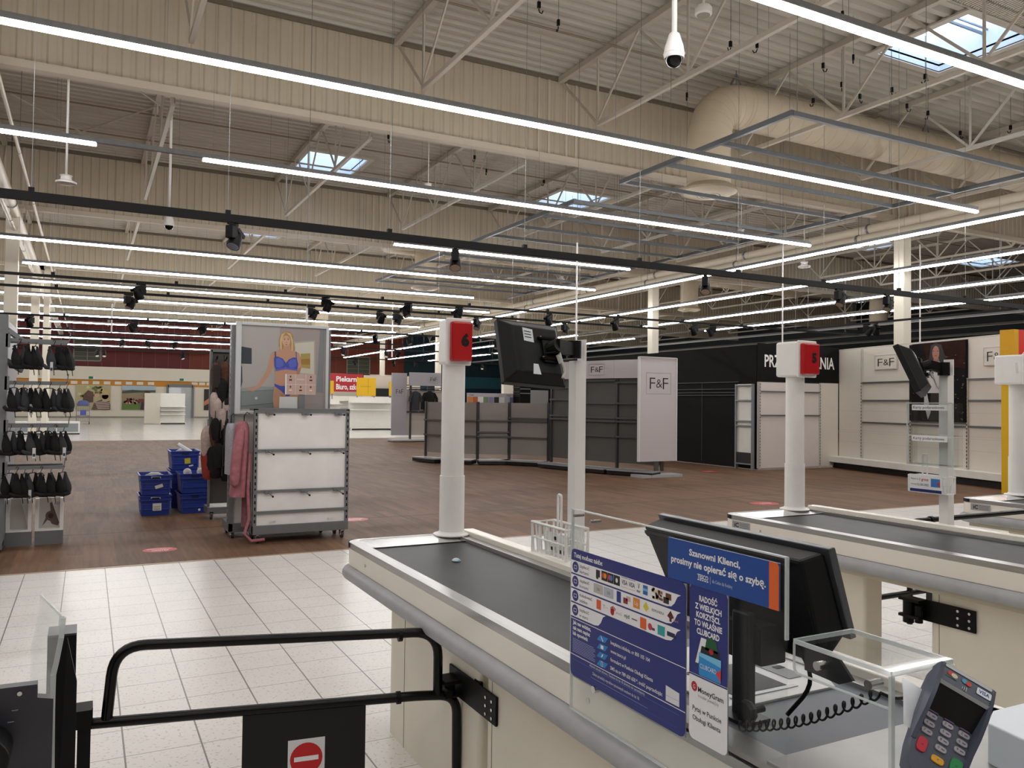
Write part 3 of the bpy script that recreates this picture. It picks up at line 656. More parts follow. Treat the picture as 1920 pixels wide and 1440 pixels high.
def leaflet():
    y=9.38; p=atY(570,745,y); r=thing('size_guide_card','small pink grey card showing six little bra pictures above the white gondola','sign',(p.x,y,1.5))
    a=atY(533.5,740,y); b_=atY(590.5,740,y); zt=atY(560,702,y).z; zb=atY(560,740,y).z; W=b_.x-a.x; Hh=zt-zb
    pan=Panel((a.x,y-.03,zb),(1,0,0),(0,0,1),.0006); pan.rect(0,0,W,Hh,P('c5a9a2',.3),0); pan.rect(0,0,.012,Hh,P('ecebe8'),1)
    for x in (W/3,2*W/3): pan.rect(x-.0015,0,x+.0015,Hh,P('e8e2de'),1)
    pan.rect(0,Hh/2-.0015,W,Hh/2+.0015,P('e8e2de'),1)
    for i in range(3):
        for j in range(2):
            cx,cy=(i+.5)*W/3,(j+.5)*Hh/2
            if i==1 and j==1: pan.text('FASON',cx,cy-.008,.018,P('efe9e6'),2,w=.08,al='c'); continue
            pan.ell(cx,cy+.03,.009,.012,P('4a3329'),2,10); pan.ell(cx,cy-.012,.018,.028,P('cf9f88'),2,12); bm=P('17161a') if (i+j)%2 else P('e9dcd6'); pan.ell(cx-.008,cy-.008,.009,.009,bm,3,8); pan.ell(cx+.008,cy-.008,.009,.009,bm,3,8)
    pan.mb.build('card_print',r); MB(white_pl).box((a.x,y-.029,zb),(b_.x,y-.024,zt)).build('card',r)
    b=MB(gond); q=atY(565,745,y); b.box((q.x-.035,y-.02,1.5),(q.x+.035,y,zb+.03)); b.build('holder_bracket',r)
    k=MB(acry_edge); k.box((a.x-.06,y-.02,1.51),(a.x+.14,y-.012,1.64)); k.build('clear_pocket',r)
leaflet()
# --- garments
def robe():
    m=mat('pink_fleece','a96b73',.9,var=.25,scale=18,bump=.6); r=thing('dressing_gown','dusty pink fleece dressing gown hanging at the side of the white gondola','dressing gown',(1.6,9.6,.3))
    rows=[]; n=18
    prof=[(1.36,.03,.03),(1.33,.07,.12),(1.25,.08,.2),(1.0,.075,.2),(.8,.085,.21),(.6,.1,.22),(.52,.1,.22)]
    for z,a,b_ in prof: rows.append([Vector((1.57-.05*(1.4-z)+a*math.cos(t)*(1+.12*math.sin(3*t+z*4)),9.5+b_*math.sin(t)*(1+.08*math.cos(5*t)),z)) for t in [2*PI*k/n for k in range(n)]])
    MB(m).quadgrid(rows,closed=True).build('body',r,smooth=True,sub=1)
    s=MB(m); s.tube([(1.54,9.36,1.3),(1.48,9.3,1.1),(1.46,9.28,.85),(1.45,9.28,.62)],[.05,.06,.055,.065],10); s.build('sleeve',r,smooth=True,sub=1)
    s=MB(m); s.tube([(1.62,9.32,1.0),(1.6,9.3,.6),(1.62,9.3,.28),(1.57,9.28,.12),(1.64,9.25,.04),(1.78,9.25,.05)],.018,8); s.build('belt',r,smooth=True)
    h=MB(black_m); h.tube([(1.58,9.5,1.34),(1.58,9.5,1.42),(1.61,9.5,1.46),(1.64,9.5,1.44)],.005,6); h.build('hanger_hook',r)
    r=thing('striped_top','grey and white striped top hanging behind the pink dressing gown','garment',(1.52,9.85,.6)); rows=[]
    for z,a,b_ in [(1.33,.04,.05),(1.28,.06,.16),(1.1,.06,.17),(.75,.06,.18)]: rows.append([Vector((1.47+a*math.cos(t),9.7+b_*math.sin(t),z)) for t in [2*PI*k/12 for k in range(12)]])
    MB(mat('striped_grey','a9a8ad',.9,var=.35,scale=40,stretch=(1,1,6))).quadgrid(rows,closed=True).build('body',r,smooth=True,sub=1)
    h=MB(black_m); h.tube([(1.47,9.7,1.33),(1.47,9.7,1.42),(1.5,9.7,1.44)],.005,6); h.build('hanger_hook',r)
    r=thing('dotted_pyjamas','pink dotted pyjama trousers hanging low beside the gown belt','garment',(1.66,9.5,.15)); rows=[]
    for z,a,b_ in [(.66,.05,.09),(.6,.05,.1),(.35,.05,.09),(.16,.055,.09)]: rows.append([Vector((1.63+a*math.cos(t),9.56+b_*math.sin(t),z)) for t in [2*PI*k/12 for k in range(12)]])
    MB(mat('dotted_pink','8f5d66',.9,var=.3,scale=30)).quadgrid(rows,closed=True).build('leg_cloth',r,smooth=True,sub=1)
robe()
def slip_rack():
    y=11.5; r=thing('accessory_rack','dark rack on casters behind the poster, hung with brown slippers and boots','display stand',(1.62,y,0)); xa,xb=1.47,1.83
    g=mat('dark_mesh_panel','55504e',.6,.2); b=MB(gond)
    for x in (xa,xb): b.box((x-.015,y-.02,.08),(x+.015,y+.04,2.27))
    b.box((xa,y-.02,2.24),(xb,y+.04,2.28)); b.build('frame',r); MB(g).box((xa,y+.03,.2),(xb,y+.04,2.24)).build('back_panel',r); MB(gond).box((xa-.02,y-.1,.07),(xb+.02,y+.3,.16)).build('base_plinth',r)
    caster(r,xa+.03,y-.07); caster(r,xb-.05,y-.07)
    random.seed(5)
    for z in (2.05,1.85,1.5,1.2,.9):
        for x in (xa+.06,xa+.18,xb-.05): MB(black_m).tube([(x,y+.02,z+.08),(x-.02,y-.28,z+.09),(x-.02,y-.3,z+.12)],.008,6).build('prong',r)
slip_rack()
def slipper(n,l,cat,x,y,z,m,s=1.,rz=0):
    r=thing(n,l,cat,(x,y,z),'slippers and boots on the dark rack'); R=Matrix.Rotation(rz,3,'Z'); rows=[]
    for t,w_,h in [(0,.02,.02),(.03,.045,.05),(.09,.05,.07),(.15,.04,.055),(.21,.046,.05),(.26,.03,.03)]:
        rows.append([Vector((x,y,z))+R@Vector((w_*s*math.cos(a),h*s*math.sin(a),-t*s)) for a in [2*PI*k/10 for k in range(10)]])
    MB(m).quadgrid(rows,closed=True).build('upper',r,smooth=True,sub=1)
    MB(P('2b2320')).quadgrid([[Vector((x,y,z))+R@Vector((dx*s,-.055*s,-t*s)) for dx in (-.035,.035)] for t in (0.02,.08,.15,.24)]).build('sole',r,solid=.012)
    MB(black_m).tube([(x,y,z),(x,y,z+.09)],.004,5).build('hook',r)
br=mat('brown_suede','5a3a28',.9,var=.3,scale=25,bump=.3); gy=mat('pale_fleece','c3b0a8',.95,var=.2,scale=30,bump=.4); dk=mat('dark_wool','1b1a1b',.95,var=.3,scale=30,bump=.4); wh=mat('white_fleece','dedbd8',.95,var=.15,scale=30,bump=.4); rd=mat('rust_red_knit','9a3a30',.9,var=.2,scale=30)
SL=[('slipper','brown suede slipper on the top prong of the dark rack',1.50,11.25,2.08,br),('slipper','brown slipper at the upper middle of the dark rack',1.60,11.25,2.1,br),('slipper','dark brown slipper at the upper right of the dark rack',1.74,11.25,2.06,dk),
('slipper','black slipper hanging on the second row of the dark rack',1.58,11.22,1.88,dk),('slipper','dark slipper at the right end of the second row',1.74,11.22,1.86,dk),
('slipper','pale fleece slipper in the middle of the dark rack',1.52,11.2,1.62,gy),('slipper','pale pink fleece slipper next to the matching one',1.63,11.2,1.6,gy),('boot','long black boot hanging at mid height on the rack',1.75,11.2,1.62,dk),
('slipper','brown slipper below the pale pair',1.5,11.2,1.33,br),('boot','black boot hanging under the pale slippers',1.62,11.2,1.3,dk),('boot','tall black boot at the right of the fourth row',1.76,11.2,1.3,dk),
('scarf','rust red scarf end at the left edge of the rack',1.43,11.3,1.0,rd),('scarf','beige scarf hanging on the left edge of the rack',1.42,11.3,1.25,gy),('boot','black boot low on the rack beside the red scarf',1.52,11.2,1.02,dk),('boot','black boot in the lowest row of the rack',1.64,11.2,.98,dk),
('slipper','white fluffy slipper hanging low at the right of the rack',1.8,11.1,.98,wh),('slipper','second white fluffy slipper, lower at the right of the rack',1.78,11.1,.78,wh)]
for i,(n,l,x,y,z,m) in enumerate(SL): slipper(n,l,n,x,y,z,m,1.35 if n=='slipper' else 1.75,(i*1.7)%3)
random.seed(21)
for i in range(14): slipper('slipper','dark slipper in the crowded cluster on the dark rack','slipper',random.uniform(1.42,1.8),random.uniform(11.1,11.28),random.uniform(.95,2.12),random.choice([br,dk,dk,gy,dk]),random.uniform(1.0,1.3),random.random()*3)
# --- blue crates
def crate_proto():
    r=thing('storage_crate','blue plastic crate','crate',(0,0,0),'blue plastic storage crates'); m=mat('blue_plastic','2a3f96',.38,var=.06,scale=10)
    b=MB(m); w0,w1,d0,d1,h=.17,.195,.27,.295,.27
    def ringp(w_,d,z): return [(-w_,-d,z),(w_,-d,z),(w_,d,z),(-w_,d,z)]
    vs=ringp(w0,d0,0)+ringp(w1,d1,h)+ringp(w1-.008,d1-.008,h)+ringp(w0-.008,d0-.008,.008); f=[(3,2,1,0),(12,13,14,15)]
    for k in range(3): f+=[(k*4+j,k*4+(j+1)%4,k*4+4+(j+1)%4,k*4+4+j) for j in range(4)]
    b.add(vs,f); 
    for z in (.08,.15): b.box((-.188,-.29,z),(.188,-.276,z+.01))
    for x in (-.18,.165): b.box((x,-.297,.03),(x+.02,-.285,.25))
    b.build('body',r,bev=.003)
    c=MB(m); c.box((-.205,-.31,.205),(.205,-.29,.225)); c.box((-.205,-.31,.262),(.205,-.285,.275)); c.box((-.205,.29,.262),(.205,.31,.275)); c.box((-.21,-.31,.262),(-.19,.31,.275)); c.box((.19,-.31,.262),(.21,.31,.275)); c.build('rim',r)
    MB(P('0b1238')).box((-.05,-.3125,.222),(.05,-.309,.25)).build('hand_hole',r)
    l=MB(m); l.box((-.2,-.02,.272),(-.005,.0,.4),mt=Matrix.Rotation(-1.25,3,'Y')@Matrix.Translation((.0,0,0)).to_3x3() if False else None); 
    return r
cr0=crate_proto(); CR=[]
for i,(x,y,z,l) in enumerate(((.86,12.35,0,'blue crate with a white printed label, bottom of the left stack'),(.86,12.35,.28,'blue crate with a tilted white sticker, top of the left stack'),
    (1.37,12.4,0,'blue crate with a tiny white mark, bottom of the front right stack'),(1.37,12.4,.28,'blue crate full of white rolls, top of the front right stack'),
    (1.3,13.05,0,'blue crate at the floor of the rear stack, mostly hidden'),(1.3,13.05,.28,'blue crate in the middle of the rear stack'),(1.3,13.05,.56,'blue crate with a yellow sticker, topmost of the rear stack'))):
    if i==0: cr0.location=(x,y,z); cr0['label']=l; del cr0['group']; c=cr0
    else: c=dup(cr0,(x,y,z),0,l)
    CR.append(c)
def sticker(par,x,z,w_,h,m,rot=0,y=-.3105,name='sticker'):
    b=MB(m); c,s=math.cos(rot),math.sin(rot)
    b.poly([(x+dx*c-dz*s,y,z+dx*s+dz*c) for dx,dz in ((-w_/2,-h/2),(w_/2,-h/2),(w_/2,h/2),(-w_/2,h/2))]); return b.build(name,par,local=True)
s=sticker(CR[0],.02,.12,.11,.1,P('d9d9d4'),y=-.3); b=MB(P('222428')); 
for k in range(7): b.box((-.02+k*.012,-.3015,.085),(-.015+k*.012,-.3012,.1))
b.box((-.02,-.3015,.12),(.06,-.3012,.125)); b.build('barcode',s,local=True)
sticker(CR[1],.04,.12,.1,.045,P('d9d6d0'),.3,y=-.3); sticker(CR[2],.06,.05,.03,.03,P('e4e4e4'),.4,y=-.3); sticker(CR[6],.03,.13,.08,.08,P('c4b52a'),.1,y=-.3); sticker(CR[6],.08,.06,.06,.02,P('c9ccd8'),.2,y=-.3)
for i in (0,1): sticker(CR[i],.0,.245,.12,.022,P('c9ced8'),-.05,y=-.3115,name='paper_tag')
def paper_roll(l,x,y,z,q,r_=.035,n='paper_roll'):
    t=thing(n,l,'paper',(x,y,z)); a=Vector((x,y,z)); b=MB(P('dfe0e0')); b.cyl(a-Vector(q)/2,a+Vector(q)/2,r_,16); b.build('roll',t,smooth=True); MB(P('b9babc')).cyl(a-Vector(q)*.51,a+Vector(q)*.51,r_*.5,12).build('roll_core',t)
paper_roll('white paper roll leaning out of the topmost blue crate',1.3,12.9,.87,(-.18,.05,.12),.03)
for i,(x,y) in enumerate(((1.28,12.25),(1.46,12.25))): paper_roll('white paper roll lying in the front right crate, %s one'%['left','right'][i],x,y,.56,(.02,.25,0),.055)
def papers(l,x,y,z,n):
    t=thing('loose_papers',l,'paper',(x,y,z)); random.seed(n)
    for k in range(4):
        a=random.uniform(-.25,.25); b=MB(P('c9cdd6')); b.box((x-.12+k*.02,y-.26+k*.05,z+k*.006),(x+.1-k*.015,y-.1+k*.06,z+.002+k*.006),rz=a); b.build('sheet',t)
papers('white papers sticking out of the left stack top crate',.86,12.35,.545,2); papers('papers in the topmost blue crate',1.3,13.05,.83,4)
# --- left stand with hanging bras
def bra_stand():
    r=thing('bra_stand','grey display stand cut by the left picture edge with projecting rails','display stand',(-.8,9.9,0)); y=9.9
    b=MB(gond); b.box((-.84,y-.03,.05),(-.74,y+.08,2.46)); b.build('upright',r)
    MB(mat('stand_side_panel','9a9ba0',.45)).box((-.80,y+.08,.1),(-.745,y+1.3,2.4)).build('side_panel',r)
    MB(mat('stand_front_panel','a9aaae',.5)).box((-1.8,y-.02,.1),(-.84,y+.02,2.4)).build('back_panel',r)
    MB(gond).box((-1.8,y-.12,.03),(-.74,y+1.3,.1)).build('base_plinth',r)
    for z,xe in ((2.2,-.18),(1.755,-.19),(1.30,-.17),(.86,-.2)):
        b=MB(gond); b.box((-.745,y-.02,z-.02),(xe,y,z+.015)); b.box((-.745,y+.3,z-.02),(xe-.02,y+.32,z+.015)); b.tube([(-.75,y-.01,z),(-.75,y+.33,z)],.015,8); b.box((-.76,y-.03,z-.08),(-.72,y+.03,z+.06)); b.build('rail',r)
        MB(galv).tube([(xe,y-.01,z+.01),(xe+.01,y-.01,z+.1)],.006,6).build('rail_stop',r)
    for z in (2.3,1.98): MB(gond).bar((-.75,y,z),(-.62,y+.15,z-.1),.03,.05).build('arm_bracket',r)
bra_stand()
def bra_proto(name,m1,m2,tagc):
    r=thing(name,'black bra','bra',(0,0,0))
    h=MB(black_m); h.tube([(0,0,.005),(.012,0,.022),(.026,0,.01),(.018,0,-.01),(.008,0,-.03),(.008,0,-.05)],.003,6); h.tube([(.008,-.1,-.07),(.008,-.04,-.05),(.008,.04,-.05),(.008,.1,-.07)],.005,6); h.build('hanger',r)
    def cup(yc,dx,m):
        rows=[]
        for k,(z,w_,d) in enumerate([(-.05,.008,.01),(-.09,.018,.022),(-.14,.034,.042),(-.19,.05,.056),(-.24,.05,.056),(-.275,.03,.04)]):
            rows.append([Vector((dx+w_*math.cos(a)+.01*k*.6,yc+d*math.sin(a)*.8,z)) for a in [2*PI*j/12 for j in range(12)]])
        b=MB(m); b.quadgrid(rows,closed=True); b.poly(rows[-1][::-1]); return b
    cup(-.05,-.01,m1).build('cup',r,smooth=True,sub=1); cup(.05,.012,m2).build('cup',r,smooth=True,sub=1)
    b=MB(m1); b.tube([(-.06,-.05,-.255),(-.02,-.09,-.275),(.05,-.06,-.285),(.06,0,-.28),(.05,.06,-.28),(0,.09,-.27)],[.018,.022,.02,.02,.022,.018],8); b.build('band',r,smooth=True)
    MB(m1).tube([(-.01,-.08,-.1),(.006,-.08,-.07),(.02,-.07,-.12)],.006,6).build('strap',r); MB(m1).tube([(.05,-.07,-.28),(.06,-.075,-.36)],.004,6).build('strap',r)
    if tagc: t=MB(P('cfd0d2')).box((.03,-.1,-.33),(.06,-.098,-.22)).build('price_tag',r); MB(P('3a3b40')).box((.034,-.1015,-.31),(.056,-.1005,-.28)).build('barcode',t)
    return r
bA=bra_proto('bra',cloth_b,cloth_g,False); bB=bra_proto('bra',cloth_g,cloth_b,True)
ROWS=[('top rail',2.18,[-.64,-.57,-.5,-.33,-.27,-.2]),('second rail',1.735,[-.68,-.6,-.53,-.46,-.36,-.27,-.2]),('third rail',1.28,[-.71,-.62,-.52,-.45,-.37,-.3,-.22]),('lowest rail',.84,[-.71,-.64,-.57,-.5,-.42,-.33,-.22])]
n=0
for rn,z,xs in ROWS:
    for i,x in enumerate(xs):
        src=bB if (n%4==3) else bA; l='black bra on the %s of the left stand, %s from the upright'%(rn,ORD[i]); yy=9.89+.03*((n*7)%3-1); rz=((n*37)%10-5)*.12
        if n==0: bA.location=(x,yy,z+.012); bA['label']=l; bA.rotation_euler=(0,0,rz)
        elif n==3: bB.location=(x,yy,z+.012); bB['label']=l; bB.rotation_euler=(0,0,rz)
        else: dup(src,(x,yy,z+.012),rz,l)
        n+=1
for o in [o for o in COL.objects if o.name.startswith('bra') and 'category' in o.keys() and o['category']=='bra']: o['group']='black bras on the left stand'
def shoe_box(i,xa,xb,l,strap):
    y=10.15; r=thing('display_box',l,'display box',((xa+xb)/2,y,0)); b=MB(white_pl); z0,z1=.17,.5
    b.box((xa,y,z0),(xa+.035,y+.1,z1)); b.box((xb-.035,y,z0),(xb,y+.1,z1)); b.box((xa,y,z0-.02),(xb,y+.1,z0)); b.box((xa,y+.09,z0),(xb,y+.1,z1)); b.build('frame',r)
    p=Panel((xa+.035,y+.085,z0),(1,0,0),(0,0,1)); W=xb-xa-.07; p.rect(0,0,W,z1-z0,P('b9b5b0'),0); p.poly([(W*.55,z1-z0),(W,0),(W,z1-z0)],P('d8d4ce'),1)
    if strap: 
        tp=P('5e4a44'); p.poly([(W*.15,.02),(W*.45,.1),(W*.62,.04),(W*.9,.02),(W*.97,.05),(W*.6,.28),(W*.5,.27),(W*.55,.17),(W*.35,.13)],tp,2); p.ell(W*.55,.13,.05,.055,tp,3); p.ell(W*.56,.13,.025,.03,P('2b2220'),4); p.text('40%',W*.7,.25,.03,P('777777'),2)
    p.mb.build('picture',r); MB(gond).box((xa,y,.0),(xb,y+.1,.15)).build('foot',r)
shoe_box(0,-.74,-.5,'white display box with a plain grey picture at the left edge',False); shoe_box(1,-.47,-.2,'white display box showing a sandal picture below the bras',True)
# =================== SALES FLOOR, CENTRE AND RIGHT ===================
dgrey=mat('graphite_panel','565350',.6,var=.04,scale=2); lilac=mat('pale_lilac_panel','c4bdbf',.45,var=.02,scale=2)
def wavy(l,nm,pts,h,hd,panel,rows_,header=None,plinth_d=.45):
    """curved shelving: pts are the floor positions of its uprights"""
    r=thing(nm,l,'display shelving',(pts[0][0],pts[0][1],0)); P3=[Vector((x,y,0)) for x,y in pts]
    base=MB(mat('shelf_base_grey','a5a6a8',.4,.3)); face=MB(mat('shelf_edge_black','1a1a1c',.4))
    for a,b_ in zip(P3[:-1],P3[1:]):
        d=(b_-a).normalized(); nn=Vector((d.y,-d.x,0)); nn=nn if nn.y<0 else -nn
        q=[a,b_,b_+nn*plinth_d,a+nn*plinth_d]
        base.prism([x+Vector((0,0,.1)) for x in q],(0,0,.03)); face.prism([x+Vector((0,0,.02)) for x in (a+nn*.02,b_+nn*.02,b_+nn*(plinth_d-.02),a+nn*(plinth_d-.02))],(0,0,.08))
        MB(panel).prism([a+Vector((0,0,.25)),b_+Vector((0,0,.25)),b_-nn*.02+Vector((0,0,.25)),a-nn*.02+Vector((0,0,.25))],(0,0,h-.25)).build('back_panel',r)
    base.build('base_shelf',r); face.build('plinth',r)
    for i,a in enumerate(P3):
        b=MB(mat('dark_upright','3c3b3b',.5,.3)); b.box((a.x-.03,a.y-.06,.13),(a.x+.03,a.y,h+.02)); b.build('upright',r)
    for i,(a,b_) in enumerate(zip(P3[:-1],P3[1:])):
        d=(b_-a).normalized(); nn=Vector((d.y,-d.x,0)); nn=nn if nn.y<0 else -nn
        for z in rows_[i%len(rows_)]: MB(mat('rail_grey','5e5e5f',.4,.4)).bar(a+nn*.05+Vector((0,0,z)),b_+nn*.05+Vector((0,0,z)),.03,.04).build('cross_rail',r)
        if header and i in header:
            z0,z1=header[i]; q=a+nn*.12+Vector((0,0,z0)); MB(lilac).prism([q,b_+nn*.12+Vector((0,0,z0)),b_+nn*.09+Vector((0,0,z0)),a+nn*.09+Vector((0,0,z0))],(0,0,z1-z0)).build('header_panel',r)
    return r
pz=lambda x,y: (lambda p:(p.x,p.y))(atz(x,y,.05))
FL=[pz(806,862),pz(848,866),(lambda p:(p.x,p.y))(atz(905,868,.05)),(lambda p:(p.x,p.y))(atz(965,868,.05)),(lambda p:(p.x,p.y))(atz(1040,872,.05))]
FL=[(x,y+.35) for x,y in FL]
wavy('low curved grey clothing shelving in the middle of the wooden floor','clothing_shelving',FL,1.6,0,grey_panel,[[1.12,.72],[1.12,.72],[1.13,.83,.72],[1.2,1.13,.7]])
FR=[(lambda p:(p.x,p.y+.35))(atz(x,y,.05)) for x,y in ((1046,874),(1108,880),(1172,886),(1258,892))]
rr=wavy('tall curved shelving with dark panels and three pale header boards','clothing_shelving',FR,2.2,0,dgrey,[[2.0,1.7,1.3,1.22],[2.15,1.62,1.28,1.2,.85],[2.1,1.62,1.28,1.2,.85]],{0:(2.2,2.62),1:(2.2,2.62),2:(2.2,2.62)})
def ff_logo(pan,cx,cy,w_,h,l=1,m=None,fr='8d8688'):
    k=P('15151a'); pan.frame(cx-w_/2,cy-h/2,cx+w_/2,cy+h/2,.008,P(fr),l); 
    pan.text('F',cx-w_*.36,cy-h*.27,h*.56,k,l,w=w_*.22,bold=-.012); pan.text('&',cx-w_*.1,cy-h*.2,h*.42,k,l,w=w_*.24,bold=-.01); pan.text('F',cx+w_*.17,cy-h*.27,h*.56,k,l,w=w_*.22,bold=-.012)
def sign(nm,l,o,u,W,Hh,face,th=.03,draw=None,cat='sign',par=None,legs=False):
    u=Vector(u).normalized(); n=u.cross(Vector((0,0,1))); o=Vector(o)
    r=par or thing(nm,l,cat,o); MB(face).prism([o,o+u*W,o+u*W-n*th,o-n*th],(0,0,Hh)).build('board',r)
    if legs:
        for s_ in (.06,W-.06): q=o+u*s_-n*(th+.02); MB(galv).box((q.x-.02,q.y-.02,0),(q.x+.02,q.y+.02,o.z+Hh*.6)).build('leg',r)
    p=Panel(o+n*.002,u,(0,0,1),.0015)
    if draw: draw(p); p.mb.build('lettering',r)
    return r
a=Vector((FR[1][0],FR[1][1],0)); b_=Vector((FR[2][0],FR[2][1],0)); d=(b_-a).normalized(); nn=Vector((d.y,-d.x,0)); nn=nn if nn.y<0 else -nn
pn=Panel(a+nn*.125+Vector((0,0,2.2)),d,(0,0,1),.003); ff_logo(pn,(b_-a).length*.5,.21,.5,.27); pn.mb.build('lettering',rr)
PY=14.3; pa=atY(1198,866,PY); pb=atY(1269,672,PY)
r=sign('brand_totem','tall pale lilac panel with F&F lettering at the end of the dark shelving',(pa.x,PY,pa.z),(1,0,0),pb.x-pa.x,pb.z-pa.z,lilac,.05,lambda p: ff_logo(p,.52,1.72,.68,.47))
b=MB(P('d9d6d6',.3)); 
for x in (pa.x,pb.x): b.box((x-.012,PY-.015,pa.z),(x+.012,PY+.06,pb.z))
b.box((pa.x,PY-.015,pb.z-.01),(pb.x,PY+.06,pb.z+.01)); b.build('edge_trim',r); MB(dgrey).box((pa.x+.48,PY+.03,.05),(pa.x+.56,PY+.1,pa.z+.02)).build('foot',r); MB(P('a5a6a8',.4)).box((pa.x,PY-.1,.0),(pb.x+.1,PY+.3,.06)).build('base_shelf',r)
# fitting room
mblk=mat('matt_black_board','0b0b0c',.75,var=.05,scale=2,spec=.25); wbay=mat('pale_bay_panel','d8d0cb',.5,var=.03,scale=2)
def fitting_room():
    r=thing('fitting_room','black walled fitting room cubicle with pale front bay','fitting room',(14.8,15,0)); 
    m=MB(mblk); m.box((14.8,15.0,.02),(14.84,28,3.12)); m.box((14.8,27.96,0),(19,28,3.1)); m.build('side_wall',r)
    for y in (17.0,19.2,21.4,24): MB(P('2a2a2c',.5)).box((14.79,y-.012,.1),(14.8,y+.012,2.2)).build('seam',r)
    for z in (2.2,2.02,1.93,1.86): MB(P('3a3b3d',.35)).box((14.77,15.6,z),(14.8,28,z+.02)).build('rail',r)
    MB(wbay).box((14.82,14.95,.05),(17.0,15.0,2.2)).build('front_panel',r); MB(mat('wall_unit_panel','d9d2c6',.5,var=.03,scale=2)).box((17.02,14.94,.05),(17.66,15.0,2.22)).build('filler_panel',r)
    s=MB(shelf_w); ya,yb=15.05,15.62; xf=14.74
    s.box((xf,ya,.3),(xf+.03,yb,2.15)); s.build('side_bay_panel',r)
    for y in (ya,yb): MB(P('8a8c8e',.4,me=.4)).box((xf-.05,y-.02,0),(xf+.03,y+.02,2.15)).build('upright',r)
    for z in (2.1,1.72,1.2,1.08,.12): MB(P('8a8c8e',.4,me=.4)).box((xf-.06,ya,z),(xf+.02,yb,z+.03)).build('bay_rail',r)
    MB(P('1b1b1c')).box((xf-.03,ya+.03,.13),(xf+.02,yb-.03,.42)).build('kick_recess',r)
    for x in (14.85,15.9,16.97):
        b=MB(P('b9b4b0',.4)); b.box((x-.025,14.92,.03),(x+.025,14.95,2.2)); z=.1
        while z<2.15: b.box((x-.008,14.917,z),(x+.008,14.92,z+.03),black_m); z+=.075
        b.build('upright',r)
    for z in (1.95,1.35): MB(P('6a6c70',.4,me=.4)).box((14.87,14.9,z),(16.95,14.93,z+.03)).build('cross_rail',r)
fitting_room()
sign('fitting_room_sign','black board reading PRZYMIERZALNIA above the pale bay',(14.8,14.93,2.23),(1,0,0),2.88,.94,mblk,.05,lambda p: p.text('PRZYMIERZALNIA',.2,.36,.3,P('efece8'),1,w=2.5,bold=.02))
# long white wall unit running toward the camera at right
WA=Vector((17.68,14.93,0)); WB=Vector((16.25,9.2,0)); wd=(WB-WA).normalized(); wn=Vector((wd.y,-wd.x,0)); wn=wn if wn.x<0 else -wn
def on_wall(px,py):
    d=ray(px,py); t=(WA-C0).dot(wn)/d.dot(wn); return C0+d*t
def wall_unit():
    r=thing('wall_shelving','long cream wall shelving unit with horizontal grey rails at right','wall shelving',WA); U=wd; L=5.75
    wp=mat('wall_unit_panel','d9d2c6',.5,var=.03,scale=2)
    def pr(s0,s1,z0,z1,th,m,nm,off=0): return MB(m).prism([WA+U*s0+wn*off+Vector((0,0,z0)),WA+U*s1+wn*off+Vector((0,0,z0)),WA+U*s1+wn*(off-th)+Vector((0,0,z0)),WA+U*s0+wn*(off-th)+Vector((0,0,z0))],(0,0,z1-z0)).build(nm,r)
    sof=lambda px: (on_wall(px,800)-WA).dot(U)
    cuts=[0,sof(1617),sof(1709),sof(1815),sof(1893),L]
    for i,(a,b_) in enumerate(zip(cuts[:-1],cuts[1:])):
        pr(a+.01,b_-.01,.3,3.08 if i!=2 else 1.3,.05,wp,'back_panel'); pr(a,b_,.0,.12,.3,P('161617'),'plinth',.18); pr(a,b_,.16,.3,.4,shelf_w,'base_shelf',.34)
        for z in ([2.2,1.75,1.2] if i!=2 else [1.27,1.19]): 
            if i!=0: pr(a+.03,b_-.03,z,z+.035,.04,P('5d5e61',.4,me=.3),'cross_rail',.04)
        for z in (.95,.7,1.0,1.5): pr(a+.03,b_-.03,z,z+.004,.002,P('b9b1a6'),'groove',.002)
    for s in cuts[1:-1]:
        b=MB(P('bdb6ab',.4)); b.bar(WA+U*s+wn*.02+Vector((0,0,.3)),WA+U*s+wn*.02+Vector((0,0,3.08 if s==cuts[1] else 2.25)),.045,.03,up=wn); z=.35
        while z<2.2: q=WA+U*s+wn*.04+Vector((0,0,z)); b.bar(q,q+Vector((0,0,.035)),.015,.006,black_m,up=wn); z+=.08
        b.build('upright',r)
    pr(0,L,3.08,3.12,.06,P('c9c2b6'),'top_edge')
    return cuts
cuts=wall_unit()
def wlogo(px0,px1,py0,py1,l):
    a=on_wall(px0,py0); b_=on_wall(px1,py1); W=(b_-a).dot(wd); o=Vector((a.x,a.y,min(a.z,b_.z)))+wn*.03; Hh=abs(a.z-b_.z)
    r=thing('brand_sign',l,'sign',o); MB(mat('logo_board','d9d2c6',.5)).prism([o,o+wd*W,o+wd*W-wn*.02,o-wn*.02],(0,0,Hh)).build('board',r)
    p=Panel(o+wn*.002,wd,(0,0,1),.002); ff_logo(p,W/2,Hh/2,W*.98,Hh*.97); p.mb.build('lettering',r)
wlogo(1642,1684,667,692,'framed F&F logo on the white wall unit, left of the woman photo'); wlogo(1846,1896,652,684,'framed F&F logo on the white wall unit, right of the woman photo')
